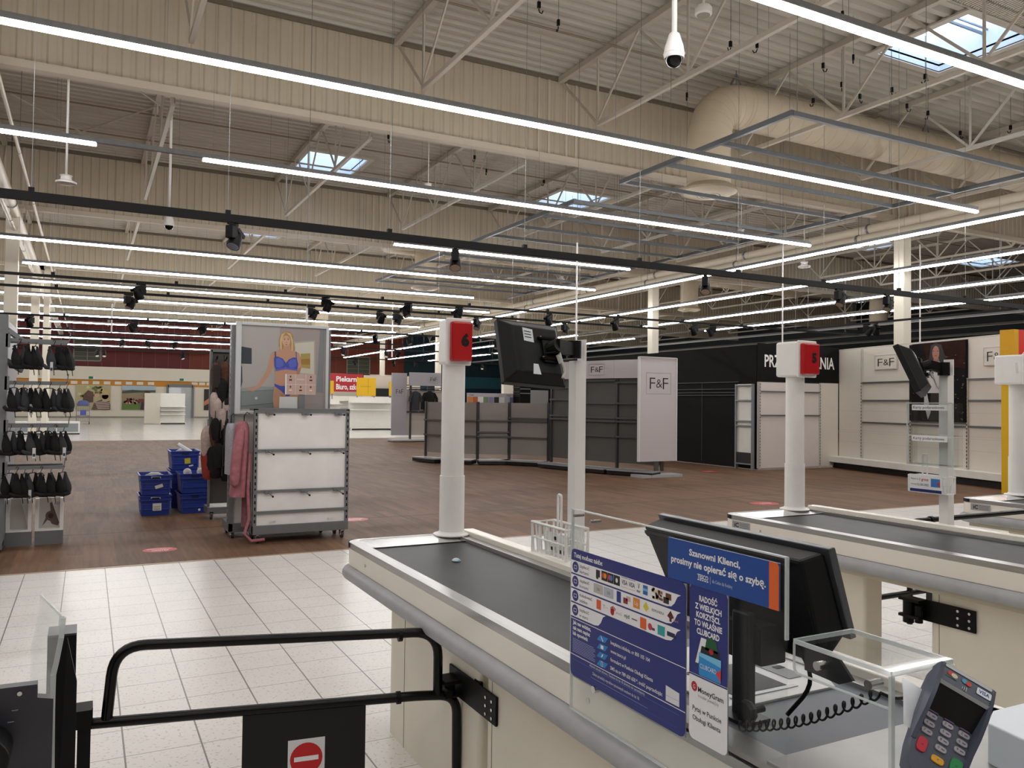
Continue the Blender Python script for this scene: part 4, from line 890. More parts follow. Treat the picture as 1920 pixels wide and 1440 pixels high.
def woman_photo():
    Z=lambda x,y: pan.q(on_wall(1240+x/2.824,560+y/2.824)+wn*.06)
    a=on_wall(1709,788)+wn*.06; r=thing('fashion_photo','tall dark photo of a woman in a white coat in front of leaves','poster',a); pan=Panel(Vector((a.x,a.y,1.3)),wd,(0,0,1),.0015)
    W=cuts[3]-cuts[2]; pan.rect(0,0,W,1.76,mat('dark_foliage','141210',.8,spec=.2,var=.5,scale=7),0); Q=lambda L:[Z(*p) for p in L]
    pan.poly([(W*.35,1.3),(W,1.15),(W,1.76),(W*.25,1.76)],mat('brick_bg','32180f',.8,spec=.2,var=.35,scale=6),1)
    random.seed(11)
    for k in range(90):
        x=random.uniform(.03,W-.03); z=random.uniform(.03,1.5); s=random.uniform(.015,.035); a_=random.random()*3; pan.poly([(x+s*math.cos(a_+q),z+s*.6*math.sin(a_+q)) for q in (0,1.6,3.1,4.7)],P(random.choice(['4a4438','353a2c','5b5245'])),2)
    pan.poly(Q([(1440,250),(1467,235),(1495,245),(1515,300),(1530,400),(1500,420),(1440,390),(1430,320)]),P('130f0e'),4)
    pan.poly(Q([(1400,385),(1440,335),(1455,330),(1485,332),(1520,360),(1528,420),(1535,560),(1530,610),(1515,600),(1505,500),(1410,500),(1395,480)]),P('c9c6c2'),5)
    pan.poly(Q([(1405,500),(1420,500),(1440,600),(1425,640),(1405,560)]),P('b9b6b2'),6); pan.poly(Q([(1440,500),(1505,500),(1510,645),(1430,645)]),P('0f0f10'),5)
    z=Z(1467,288); pan.ell(z[0],z[1],.105,.16,P('a9705c'),6,20); pan.poly(Q([(1455,315),(1482,315),(1486,340),(1452,340)]),P('96604e'),5)
    for ex in (1455,1478): z=Z(ex,278); pan.ell(z[0],z[1],.02,.008,P('1c1311'),7,8)
    z=Z(1467,303); pan.ell(z[0],z[1],.03,.01,P('7c2a2c'),7,10)
    for (x,y) in ((1450,395),(1500,435),(1425,440),(1480,470)): z=Z(x,y); pan.ell(z[0],z[1],.03,.035,P('151517'),7,10)
    pan.mb.build('photo_print',r); o=Vector((a.x,a.y,1.3)); MB(mblk).prism([o-wn*.002,o+wd*W-wn*.002,o+wd*W-wn*.05,o-wn*.05],(0,0,1.76)).build('board',r)
woman_photo()
def yellow_unit():
    Y=8.95; xa=atY(1900,700,Y).x; xb=atY(1908,700,Y).x; zt=atY(1908,618,Y).z; zm=atY(1908,720,Y).z
    r=thing('yellow_display_unit','yellow and red promotional unit cut by the right picture edge','display stand',(xa+.6,Y,0)); MB(P('e0b21c',.4)).box((xa+.04,Y,0),(xa+1.3,Y+.25,zm)).build('body',r)
    MB(P('d8a21c',.4)).box((xa,Y-.02,zm),(xb,Y+.25,zt)).build('side_board',r); MB(P('d9362e',.4)).box((xb,Y-.02,zm),(xb+1.2,Y+.02,zt)).build('header_panel',r)
    p=Panel((xb,Y-.022,zm),(1,0,0),(0,0,1)); cy=(zt-zm)*.42
    for rr_,m,l in ((.2,P('f2ece8'),1),(.185,P('d9362e'),2)): p.ell(.25,cy,rr_,rr_,m,l,24)
    p.text('%',.17,cy-.06,.14,P('f2ece8'),3,bold=.01); p.mb.build('round_emblem',r)
    for z in (.5,1.0,1.4): MB(P('c99a18',.4)).box((xa+.02,Y-.05,z),(xa+1.3,Y,z+.03)).build('shelf_edge',r)
yellow_unit()
# --- grey clothing display with two black shirts
def hutch():
    y=30.8; r=thing('clothing_display','grey free standing clothing display with F&F header and hanging rail','display stand',(11.9,y,0)); xa,xb=10.78,13.3
    MB(mat('display_grey','a9a4a8',.5)).box((xa,y-.05,.25),(xa+.62,y+.05,2.75)).build('end_board',r)
    MB(mat('display_grey','a9a4a8',.5)).box((xa+.62,y-.35,2.25),(12.75,y-.28,2.78)).build('header_panel',r)
    p=Panel((xa,y-.056,.25),(1,0,0),(0,0,1),.003); ff_logo(p,.31,1.75,.42,.36); p.mb.build('lettering',r); p=Panel((xa+.62,y-.36,2.25),(1,0,0),(0,0,1),.003); ff_logo(p,1.02,.26,.36,.3); p.mb.build('lettering',r)
    for a,b_ in ((xa+.66,11.55),(11.6,12.3),(12.45,13.3)):
        MB(grey_panel if a>12.4 else mat('display_panel','b9b0a6',.55)).box((a,y+.02,.25),(b_,y+.05,1.15)).build('back_panel',r); MB(mat('display_panel','b9b0a6',.55)).box((a,y+.02,1.22),(b_,y+.05,2.05)).build('back_panel',r)
    for x in (11.58,12.35,12.45): MB(P('3c3b3b',.5)).box((x-.03,y-.05,.1),(x+.03,y+.06,2.3)).build('upright',r)
    for z in (1.16,2.06,2.15,2.25): MB(P('55565a',.5)).box((xa+.62,y-.06,z),(13.3,y-.02,z+.035)).build('cross_rail',r)
    MB(black_m).tube([(11.4,y-.3,2.1),(12.7,y-.3,2.1)],.015,8).build('hanging_rail',r)
    MB(P('b5b5b5',.4)).box((xa-.1,y-.45,.03),(13.4,y+.2,.1)).build('base_shelf',r); MB(P('1a1a1c')).box((xa-.05,y-.4,0),(13.35,y+.2,.03)).build('plinth',r)
    for x,l,m,w_ in ((11.68,'dark grey short sleeved shirt on the grey clothing display',cloth_g,.17),(12.28,'black long sleeved shirt on the grey clothing display',cloth_b,.24)):
        s=thing('shirt',l,'shirt',(x,y-.3,1.3)); rows=[]
        for z,w2,d in [(2.02,.06,.04),(1.97,w_,.07),(1.8,w_,.09),(1.45,w_,.1),(1.25,w_*1.02,.1)]: rows.append([Vector((x+w2*math.cos(t),y-.3+d*math.sin(t),z)) for t in [2*PI*k/12 for k in range(12)]])
        MB(m).quadgrid(rows,closed=True).build('body',s,smooth=True)
        for sg in (-1,1): MB(m).tube([(x+sg*w_*.8,y-.3,1.95),(x+sg*(w_+.06),y-.33,1.75),(x+sg*(w_+.07),y-.33,1.6 if m is cloth_g else 1.3)],.06,8).build('sleeve',s,smooth=True)
        MB(black_m).tube([(x,y-.3,2.02),(x,y-.3,2.1),(x+.03,y-.3,2.12)],.008,6).build('hanger_hook',s)
hutch()
# --- far white shelving, signs and furniture
def far_shelf(l,xa,xb,y,h,levels,depth=.5,side=None,cat='shelving',m=None):
    m=m or shelf_w; r=thing('white_shelving',l,cat,((xa+xb)/2,y,0)); MB(m).box((xa,y,.08),(xb,y+.04,h)).build('back_panel',r)
    for z in levels: MB(m).box((xa,y-depth,z),(xb,y,z+.035)).build('shelf',r)
    MB(P('202020')).box((xa,y-depth+.05,0),(xb,y,.06)).build('plinth',r)
    for x in (xa,xb): MB(m).box((x-.02,y-depth,.0),(x+.02,y-depth*.6,.12)).build('foot',r)
    if side: MB(mat('perforated_side','cfc8ba',.5)).box((side,y-depth*.4,.05),(xa,y+.1,h)).build('side_panel',r)
    return r
far_shelf('small white shelf unit standing alone far left on the white floor',4.1,5.58,55.6,1.95,[.1,.6,.85,1.08],.5,side=3.2)
far_shelf('white shelving nearest the grey display, three open levels',12.9,15.4,44,1.8,[.1,1.1,1.5],.6)
far_shelf('white shelving turned sideways behind the low gondola',10.6,12.8,45.5,1.7,[.1,.6,1.0,1.4],.7)
far_shelf('long white shelving farther back under the yellow boards',11.4,17.5,49,1.9,[.1,.7,1.2,1.6],.6)
for i,(a,b_,c,d) in enumerate(((615,626,714,738),(669,705,709,742),(730,736,716,742))):
    p=atY(a,d,46.5); q=atY(b_,c,46.5); l=['yellow board beside the lower edge of the red bakery sign','yellow square board with small lettering above the white shelving','narrow yellow board at the edge of the grey display'][i]
    sign('yellow_board',l,(p.x,46.5,p.z),(1,0,0),q.x-p.x,q.z-p.z,P('e8b71e',.5),.1,(lambda W,Hh: lambda s: (s.rect(W*.58,.1,W*.6,Hh*.95,P('b98a12'),1), s.text('Promocja tu',W*.2,Hh*.5,.06,P('8a6a14'),1,w=W*.55)))(q.x-p.x,q.z-p.z) if i==1 else None,legs=True)
p=atY(610,735,60); q=atY(687,700,60)
def pk(s):
    s.rect(0,0,3.3,1.36,P('b02a34'),0); s.text('Piekarnia',1.2,.78,.38,P('f2efee'),1,w=1.95,bold=.03); s.text('Biuro, szkoła',1.2,.18,.4,P('f2efee'),1,w=2.0,bold=.03)
sign('department_sign','red sign with white words Piekarnia and Biuro, szkoła on the far side',(15.4,60,2.3),(1,0,0),3.3,1.36,P('b02a34'),.1,pk,legs=True)
sign('pale_fascia','pale wall fascia right of the red sign',(18.8,60.1,1.9),(1,0,0),4.6,1.7,P('cfc2b2'),.1,cat='fascia',legs=True)
b=MB(P('141415')).box((19.4,59.7,0),(21.9,60.05,2.6)).build('dark_kiosk'); tag(b,'dark block between the yellow board and the grey display','kiosk')
p=atY(945,690,40); sign('white_pillar_board','white upright board left of the till screen, far off',(p.x,40,0),(1,0,0),.65,atY(950,690,40).z,P('e4ddd0'),.3,cat='board')
def photo_stand():
    y=28.; a=atY(876,752,y); b_=atY(965,752,y); r=thing('picture_header_rail','pale grey header board with a strip of clothing pictures above the low shelving','sign',(a.x,y,1.5)); zt=atY(900,737,y).z; zm=atY(900,744,y).z; zb=1.45
    MB(lilac).box((a.x,y,zm),(b_.x,y+.05,zt)).build('header_panel',r); p=Panel((a.x,y-.002,zb),(1,0,0),(0,0,1),.002); W=b_.x-a.x; cs=['d98a54','c4683a','e9e5df','7d8f6a','8a86b0','3c3a34','e4e2dd','b9b7b4','6f6a8c']
    for k in range(9): p.rect(W*k/9,0,W*(k+.96)/9,zm-zb,P(cs[k]),0)
    p.text('F&F',.1,zm-zb+.03,.07,P('55504f'),1,w=.2); p.text('F&F',W-.35,zm-zb+.03,.07,P('55504f'),1,w=.2); p.mb.build('pictures',r); MB(white_pl).box((a.x,y+.003,zb-.3),(b_.x,y+.03,zm)).build('backing_board',r)
    for xx in (a.x+.1,b_.x-.1): MB(galv).box((xx-.02,y+.04,0),(xx+.02,y+.07,zt)).build('leg',r)
photo_stand()
def dark_unit():
    y=24.; a=atY(975,755,y); b_=atY(1048,755,y); zt=atY(1000,725,y).z; r=thing('dark_clothing_unit','black wall unit with a grey panel and a dark red picture behind the till screen','display stand',(a.x,y,0))
    MB(mblk).box((a.x,y,0),(b_.x,y+.05,zt)).build('back_panel',r); c=atY(994,755,y).x; d=atY(1027,755,y).x; MB(P('8b8a88')).box((c,y-.03,0),(d,y-.005,zt-.12)).build('grey_panel',r); e=atY(1034,755,y).x; MB(P('6a3430')).box((e,y-.03,1.5),(b_.x-.08,y-.005,zt-.1)).build('picture',r)
    for z in (zt-.1,zt-.25): MB(P('77787a')).box((a.x,y-.02,z),(c,y-.005,z+.03)).build('rail',r)
dark_unit()
# posters on the far wall
def far_poster(i,px0,px1,py0,py1,l,kind):
    y=Y1-.12; a=atY(px0,py1,y); b_=atY(px1,py0,y); W=b_.x-a.x; Hh=b_.z-a.z; r=thing('wall_poster',l,'poster',(a.x,y,a.z)); MB(white_pl).box((a.x,y+.005,a.z),(b_.x,y+.05,b_.z)).build('board',r); p=Panel((a.x,y,a.z),(1,0,0),(0,0,1),.02)
    F=lambda L:[(x*W,z*Hh) for x,z in L]; E=lambda x,z,rx,rz_,m,l_: p.ell(x*W,z*Hh,rx*W,rz_*Hh,m,l_,14)
    if kind==0:
        p.rect(0,0,W,Hh,P('b9b088'),0); random.seed(2)
        for k in range(26): E(random.uniform(.05,.75),random.uniform(.45,.95),.05,.05,P(random.choice(['8f9152','d6cc9a','70753c','c9b26a'])),1)
        p.poly(F([(.2,.25),(.5,.3),(.5,.7),(.35,.78),(.22,.6)]),P('5b4238'),2); E(.4,.62,.09,.1,P('6b4a3a'),3); E(.6,.58,.07,.08,P('d8aa92'),3); p.poly(F([(.45,0),(.55,.3),(.75,.42),(.95,.35),(1,.2),(1,0)]),P('6d5148'),4)
        for k in range(5): p.poly(F([(.55+k*.02,.3-k*.06),(.97,.36-k*.07),(.97,.33-k*.07),(.55+k*.02,.27-k*.06)]),P('c9b8ae'),5)
        E(.84,.6,.11,.18,P('c9a878'),5); p.poly(F([(.75,.6),(.93,.6),(.97,.33),(.76,.35)]),P('c9a878'),5)
    elif kind==1:
        p.rect(0,0,W,Hh,P('9a8868'),0); p.rect(0,Hh*.82,W,Hh,P('a9c0cf'),1); p.poly(F([(0,.75),(.3,.83),(.6,.8),(1,.82),(1,.76),(0,.68)]),P('3c4a3c'),2); p.poly(F([(0,0),(0,.28),(1,.25),(1,0)]),P('5f7a38'),2)
        random.seed(4)
        for k in range(30): E(random.uniform(.08,.75),random.uniform(.26,.45),.03,.045,P(random.choice(['8a2f2c','c9806e','5b1c20','d9b8a4'])),3)
        p.poly(F([(.55,.0),(.58,.3),(.72,.5),(.86,.5),(.9,.2),(.88,0)]),P('3a2836'),4); p.poly(F([(.45,.35),(.7,.3),(.7,.42),(.5,.46)]),P('7c2a2e'),5); E(.75,.68,.09,.13,P('4a2a20'),5); E(.7,.62,.05,.09,P('c98f78'),6)
    else: p.rect(0,0,W,Hh,P('2b211f'),0); p.poly(F([(0,.2),(1,.55),(1,.75),(.4,.6),(0,.4)]),P('c07a5a'),1)
    p.mb.build('picture_print',r)
far_poster(0,141,208,722,768,'wall picture of a blonde person in a striped shirt at a garden table',0); far_poster(1,228,292,724,768,'wall picture of a person holding flowers in a field',1); far_poster(2,382,410,730,769,'dark wall picture with a hand beside the dark rack',2)
for k in range(11):
    p=atY(139+k*20.6 if k<8 else 365+(k-8)*14,717+k*.3,Y1-.05); tag(MB(P('e2dccb')).box((p.x-.24,Y1-.05,p.z-.12),(p.x+.24,Y1-.02,p.z+.12)).build('label_board'),'small white board on the ochre band of the far wall','label board','small white boards on the ochre band')
for px,py in ((172,708),(342,712)):
    p=atY(px,py,Y1-.3); t=thing('exit_sign','small green exit sign, %s'%('left one above the wall pictures' if px<200 else 'right one above the doorway'),'exit sign',p); MB(P('dfe6df')).box((p.x-.25,p.y-.05,p.z-.13),(p.x+.25,p.y,p.z+.13)).build('box',t); MB(P('2a6a4a')).box((p.x-.22,p.y-.056,p.z-.1),(p.x+.1,p.y-.051,p.z+.1)).build('pictogram',t)
def trolley():
    p=atz(155,795,0); x,y=p.x,p.y; r=thing('roll_trolley','small wire trolley with blue bags far left on the white floor','trolley',(x,y,0)); w_,d=.35,.5
    b=MB(galv)
    for sx in (-1,1):
        for sy in (-1,1): b.cyl((x+sx*w_,y+sy*d,.15),(x+sx*w_,y+sy*d,1.25),.02,6)
    for z in (.18,.5,.8,1.1,1.22):
        b.tube([(x-w_,y-d,z),(x+w_,y-d,z),(x+w_,y+d,z),(x-w_,y+d,z)],.014,6,closed=True)
    for k in range(-2,3): b.cyl((x+k*.12,y-d,.18),(x+k*.12,y-d,1.22),.008,5)
    b.build('wire_cage',r); MB(P('a9aeb8')).box((x-w_,y-d,.18),(x+w_,y+d,.2)).build('deck',r); MB(P('5a63a0',.6)).lathe((x,y,1.15),[(.3,-.05),(.34,.1),(.26,.24),(.1,.3)],10).build('bag',r,smooth=True); MB(P('4a55a8')).box((x-.15,y-d-.03,.55),(x+.18,y-d-.01,.85)).build('label_plate',r)
    for sx in (-1,1):
        for sy in (-1,1): MB(P('26272a')).cyl((x+sx*w_-.02,y+sy*d,.07),(x+sx*w_+.02,y+sy*d,.07),.07,10).build('wheel',r)
trolley()
def freezer():
    y=40; p=atY(70,795,y); r=thing('chest_freezer','low white chest cabinets seen between the hanging bras','cabinet',(p.x,y,0)); MB(white_lac).box((p.x-2.,y,0.05),(p.x+1.6,y+1,.55)).build('body',r)
    for k in range(4): MB(P('8f979c',.2)).box((p.x-1.9+k*.88,y-.02,.12),(p.x-1.1+k*.88,y,.48)).build('glass_front',r)
    MB(P('3a3b3d')).box((p.x-2.,y-.01,0),(p.x+1.6,y+1,.06)).build('plinth',r)
freezer()
for i,(px,py,w_) in enumerate(((300,1031,.34),(1433,944,.5),(663,974,.4),(1330,884,.45))):
    p=atz(px,py,0); r=thing('floor_sticker',['red oval floor sticker with white writing left of the crates path, near the tile edge','red floor sticker on the wood in front of the white wall unit','red floor sticker right of the white gondola','small red floor sticker beside the black fitting room'][i],'floor sticker',(p.x,p.y,.001)); pn=Panel((p.x,p.y,.0015),(1,0,0),(0,1,0),.0006); pn.ell(0,0,w_*.5,w_*.42,P('c23a40',.4),0,24)
    pn.text('ZACHOWAJ BEZPIECZNY',0,.03,.035,P('efe6e4'),1,w=w_*.75,al='c',bold=.02); pn.text('ODSTĘP',0,-.06,.05,P('efe6e4'),1,w=w_*.5,al='c',bold=.02); pn.mb.build('print',r)
# =================== CHECKOUTS ===================
def path_off(X0,Ye,Yn,off,z,r=.09,X1=None):
    pts=[Vector((X0-off,Yn,z)),Vector((X0-off,Ye-r,z))]
    pts+=[Vector((X0+r-(r+off)*math.cos(a),Ye-r+(r+off)*math.sin(a),z)) for a in [PI/2*k/6 for k in range(1,7)]]
    pts.append(Vector((X1,Ye+off,z))); return pts
def sweep(mb,pts,prof,m=None):
    """prof: list of (outward, up) around each path point; path lies in XY, outward = left of travel"""
    rows=[]
    for i,p in enumerate(pts):
        a=pts[max(i-1,0)]; b=pts[min(i+1,len(pts)-1)]; d=(b-a).normalized(); n=Vector((-d.y,d.x,0))
        rows.append([p+n*o+Vector((0,0,u)) for o,u in prof])
    mb.quadgrid(rows,m,closed=True); mb.poly(rows[0][::-1],m); mb.poly(rows[-1],m)
def conveyor(X0,Wd,Ye,Yn,label,num,scan=True):
    r=thing('checkout_counter',label,'checkout',(X0+Wd/2,(Ye+Yn)/2,0)); X1=X0+Wd
    def outline(off,z): return [p for p in path_off(X0,Ye,Yn,off,z,X1=X1)]+[Vector((X1,Yn,z))]
    MB(cream_lac).prism(outline(0,.765)[::-1],(0,0,.085)).build('side_fascia',r,bev=.002)
    s=MB(steel); sweep(s,path_off(X0,Ye,Yn,0,.85,X1=X1),[(0,.0),(0,.03),(-.05,.034),(-.062,.02),(-.062,.0)]); s.build('top_rail',r)
    b=MB(bumper_m); prof=[(.034*math.cos(t),.034*math.sin(t)*1.05) for t in [PI*(-.5)+PI*k/8 for k in range(9)]]+[(-.015,.035),(-.015,-.035)]
    sweep(b,path_off(X0,Ye,Yn,.0,.728,X1=X1-.02),prof); b.build('bumper',r,smooth=True)
    MB(mat('under_frame_cream','cfc7b2',.5)).box((X0+.04,Yn,.66),(X1-.03,Ye-.06,.765)).build('under_frame',r)
    ends=1.98 if num=='6' else 1.7
    MB(belt_m).box((X0+.062,max(Yn,ends),.852),(X1-.13,Ye-.22,.864)).build('belt',r,bev=.002)
    MB(mat('end_plate_steel','dcdcdb',.2,.9)).prism([(X0+.06,Ye-.215,.86),(X1-.12,Ye-.215,.86),(X1-.07,Ye-.05,.878),(X0+.03,Ye-.05,.878)],(0,0,.004)).build('end_plate',r)
    MB(black_m).box((X0+.07,Ye-.225,.853),(X1-.125,Ye-.215,.868)).build('belt_gap',r)
    c=MB(steel_r); c.box((X1-.13,Yn,.85),(X1-.07,Ye-.06,.876)); c.box((X1-.135,Yn,.85),(X1-.125,Ye-.06,.882)); c.build('guide_rail',r)
    MB(cream_lac).box((X1-.07,Yn,.765),(X1,Ye-.03,.9)).build('rear_lip',r,bev=.004)
    # corner cap + small rating plate
    k=MB(black_m); pts=path_off(X0,Ye,Yn,.002,.85,X1=X1)[1:6]; sweep(k,pts,[(0,.004),(.002,.004),(.002,.03),(0,.03)]); k.build('corner_cap',r)
    if num!='6':
        p=Panel((X0-.002,Ye-.1,.795),(0,-1,0),(0,0,1)); p.rect(0,0,.16,.05,P('a9aaac',.3,me=.5),0); p.text('iC',.02,.012,.028,P('101012'),1,w=.04,bold=.03); 
        for q in range(3): p.rect(.07,.012+q*.012,.145,.015+q*.012,P('6a6b6e'),1)
        p.mb.build('rating_plate',r)
    sc=MB(chrome)
    for y in (Ye-.35,Ye-2.3): sc.cyl((X0-.003,y,.81),(X0+.002,y,.81),.008,10); 
    sc.build('screws',r)
    # legs: cream cabinet pillars with a gap between them
    XL=X0+.13; ped=MB(cream_panel)
    for j,(a,b_) in enumerate(((Ye-(1.36 if num=='6' else 1.02),Ye-.27),(Ye-2.3,Ye-1.42))):
        q=[]; rr=.12 if j==0 else .02
        for (cx,cy,a0) in ((XL+rr,b_-rr,90),(XL+.02,a+.02,180)):
            R_=rr if a0==90 else .02
            for t in range(7): w_=math.radians(a0+t*15); q.append(Vector((cx+R_*math.cos(w_),cy+R_*math.sin(w_),.0)))
        xe=XL+.14 if j==0 else X1-.1
        q+=[Vector((xe,a,0)),Vector((xe,b_,0))]
        MB(cream_panel).prism(q[::-1],(0,0,.66)).build('cabinet_leg',r)
    MB(P('8f8a7c')).box((XL-.0015,Ye-.56,.0),(XL+.002,Ye-.557,.66)).build('panel_seam',r); MB(P('8f8a7c')).box((XL-.0015,Ye-1.47,.0),(XL+.002,Ye-1.467,.66)).build('panel_seam',r)
    MB(cream_panel).box((XL+.05,Yn,.0),(X1-.1,Ye-2.31,.66)).build('cabinet',r); MB(cream_panel).box((XL+.0,Yn,.0),(XL+.05,Ye-2.62,.66)).build('cabinet_front',r)
    return r
c6=conveyor(1.2,.72,4.12,.35,'nearest cream checkout counter with grey belt and grey bumper rail','6')
c5=conveyor(3.78,.84,4.14,.3,'second checkout counter with a long dark belt, behind the till area','5')
c4=conveyor(6.25,.84,4.1,.6,'third checkout counter cut by the right picture edge','4')
# ---- till deck of the nearest checkout
def till_top():
    MB(steel).box((1.262,.36,.86),(1.84,1.98,.868)).build('till_deck',c6)
    MB(slate).prism([(1.27,1.98,.868),(1.27,1.2,.868),(1.9,1.2,.868),(1.9,1.98,.868)][::-1],(0,0,.004)).build('mat',c6)
    MB(P('d7d5cc')).box((1.9,.9,.862),(1.915,1.98,.876)).build('mat_edge',c6)
till_top()
def scanner():
    r=thing('barcode_scanner','flat steel barcode scanner let into the dark till mat','scanner',(1.55,1.6,.872))
    MB(P('bfc0bf',.32,me=.25)).prism([(1.36,1.47,.872),(1.73,1.47,.872),(1.9,1.74,.872),(1.9,1.9,.872),(1.36,1.9,.872)],(0,0,.006)).build('plate',r,bev=.001)
    MB(P('3a4048',.1)).prism([(1.44,1.53,.878),(1.62,1.53,.878),(1.62,1.72,.878),(1.44,1.72,.878)],(0,0,.001)).build('glass_window',r)
    MB(P('aeb0b1',.3,me=.5)).box((1.42,1.51,.8781),(1.64,1.525,.88)).build('window_rim',r); MB(P('6b6e72',.4)).box((1.66,1.56,.8781),(1.72,1.74,.8795)).build('slot',r); MB(black_m).box((1.69,1.63,.8795),(1.72,1.65,.8805)).build('notch',r)
scanner()
def steel_end():
    r=thing('steel_packing_deck','dull stainless deck at the near end of the till beside the payment terminal','steel deck',(1.5,.8,.86)); MB(steel_r).box((1.205,.36,.885),(1.9,1.19,.9)).build('deck_plate',r,bev=.002)
    MB(steel_r).prism([(1.2,1.6,.872),(1.2,.4,.872),(1.27,.4,.872),(1.27,1.6,.872)][::-1],(0,0,.02)).build('edge_strip',r)
steel_end()
a=[atz(x,y,.98) for x,y in ((1862,1332),(1960,1307),(1990,1420),(1852,1355))]
r=thing('white_till_box','pale blue white flat box top at the right picture edge behind the payment terminal','cash box',(a[0].x,a[0].y,.9)); MB(mat('pale_blue_white','d9e2ea',.35)).prism([(p.x,p.y,.9) for p in a],(0,0,.08)).build('lid',r,bev=.003)
# ---- numbered lane lights
def lane_post(x,y,num,label,bx,by,side=1):
    r=thing('lane_number_lamp',label,'lane light',(x,y,.88)); rp=.064
    MB(white_pl).lathe((x,y,.88),[(.1,0),(.1,.006),(.075,.012),(rp+.006,.02)],28).build('base_flange',r,smooth=True)
    MB(white_pl).cyl((x,y,.885),(x,y,1.2),rp+.004,28).build('lower_sleeve',r,smooth=True); MB(white_pl).cyl((x,y,1.2),(x,y,1.82),rp-.001,28).build('pole',r,smooth=True)
    MB(white_pl).box((x-bx,y-by,1.805),(x+bx,y+by,2.05)).build('lamp_housing',r,bev=.014)
    MB(white_pl).box((x-bx-.006,y-by-.012,1.8),(x+bx+.004,y-by+.004,2.055)).build('housing_rim',r,bev=.01)
    lr=MB(mat('red_lens','b5131c',.25,spec=.6)).box((x-bx+.012,y-by-.05,1.82),(x+bx-.006,y-by-.005,2.035)).build('red_lens',r,bev=.012)
    if num: p=Panel((x-bx,y-by-.0515,1.82),(1,0,0),(0,0,1)); p.text(num,bx*1.25,.085,.06,P('0a0507'),1,bold=.06,al='c'); p.mb.build('numeral',r)
    return r
lane_post(1.775,4.06,'6','white post with red lamp numbered 6 at the end of the nearest counter',.07,.06)
lane_post(4.4,4.09,'5','white post with red lamp numbered 5 at the end of the second counter',.085,.1)
lane_post(6.93,4.03,'','white post with a cream lamp box, cut by the right picture edge',.13,.12)
# small antenna on post 4 box
MB(white_pl).tube([(6.76,3.93,1.9),(6.7,3.9,1.9),(6.69,3.9,1.98)],.012,8).build('side_antenna',[o for o in COL.objects if o.get('label','').startswith('white post with a cream')][0])
# ---- monitor posts and customer screens
def mon_post(x,y,label):
    r=thing('monitor_post',label,'post',(x,y,.7)); s=.03
    MB(white_pl).box((x-s,y-s,.7),(x+s,y+s,1.8)).build('post_tube',r,bev=.003); t=MB(white_pl); t.box((x+s-.012,y-s,1.8),(x+s,y+s,1.9)); t.build('top_tongue',r)
    MB(white_pl).box((x-.07,y-.05,.7),(x+.05,y+.05,.715)).build('foot_plate',r)
    n=MB(P('b9b5ac'))
    for k in range(6): n.box((x+s,y-.012,.95+k*.14),(x+s+.004,y+.012,.965+k*.14))
    n.build('slot_marks',r); return r
mon_post(2.03,3.2,'white square post carrying the black till screen of the nearest counter'); mon_post(4.68,3.15,'white square post carrying the till screen of the second counter')
def screen(label,c,w_,h,tilt,yaw=0,roll=0,gx=None):
    """flat panel monitor seen from behind: local x right, z up, back faces -y"""
    r=thing('till_screen',label,'monitor',c); mt=Matrix.Translation(Vector(c))@Matrix.Rotation(yaw,4,'Z')@Matrix.Rotation(tilt,4,'X')@Matrix.Rotation(roll,4,'Y')
    def T(v): return mt@Vector(v)
    b=MB(blackp); b.add([T(v) for v in [(-w_/2,0,-h/2),(w_/2,0,-h/2),(w_/2,0,h/2),(-w_/2,0,h/2),(-w_/2,.035,-h/2),(w_/2,.035,-h/2),(w_/2,.035,h/2),(-w_/2,.035,h/2)]],[(0,1,2,3),(7,6,5,4),(0,4,5,1),(1,5,6,2),(2,6,7,3),(3,7,4,0)]); b.build('bezel',r,bev=.004)
    MB(mat('screen_glass','101418',.1)).poly([T(v) for v in [(-w_/2+.02,.0355,-h/2+.02),(-w_/2+.02,.0355,h/2-.02),(w_/2-.02,.0355,h/2-.02),(w_/2-.02,.0355,-h/2+.02)]]).build('display',r)
    i,j,d=.36*w_,.33*h,-.05
    vs=[T(v) for v in [(-w_/2+.005,0,-h/2+.005),(w_/2-.005,0,-h/2+.005),(w_/2-.005,0,h/2-.005),(-w_/2+.005,0,h/2-.005),(-i,d,-j-.02),(i,d,-j-.02),(i,d,j),(-i,d,j)]]
    hs=MB(blackp).add(vs,[(4,5,6,7),(0,1,5,4),(1,2,6,5),(2,3,7,6),(3,0,4,7)]).build('back_housing',r,bev=.006)
    v=MB(mat('vent_black','050506',.7))
    for k in range(16): z=j-.03-k*.013; v.add([T(q) for q in ((-i+.012,d-.001,z),(-i+.035,d-.001,z),(-i+.035,d-.001,z+.006),(-i+.012,d-.001,z+.006))],[(0,1,2,3)])
    v.build('vent_slots',hs)
    l=MB(P('d5dbe0',.4)); l.add([T(q) for q in ((-i+.05,d-.0015,.03),(-i+.1,d-.0015,.025),(-i+.1,d-.0015,.09),(-i+.05,d-.0015,.095))],[(0,1,2,3)]); l.add([T(q) for q in ((-i+.075,d-.0015,-.13),(-i+.115,d-.0015,-.13),(-i+.107,d-.0015,-.08),(-i+.083,d-.0015,-.08))],[(0,1,2,3)]); l.build('white_label',hs)
    t=MB(P('3a3b3e')); 
    for k in range(3): t.add([T(q) for q in ((-i+.056,d-.002,.075-k*.014),(-i+.09,d-.002,.073-k*.014),(-i+.09,d-.002,.078-k*.014),(-i+.056,d-.002,.08-k*.014))],[(0,1,2,3)])
    t.build('label_print',hs)
    return r,T,i,j,d
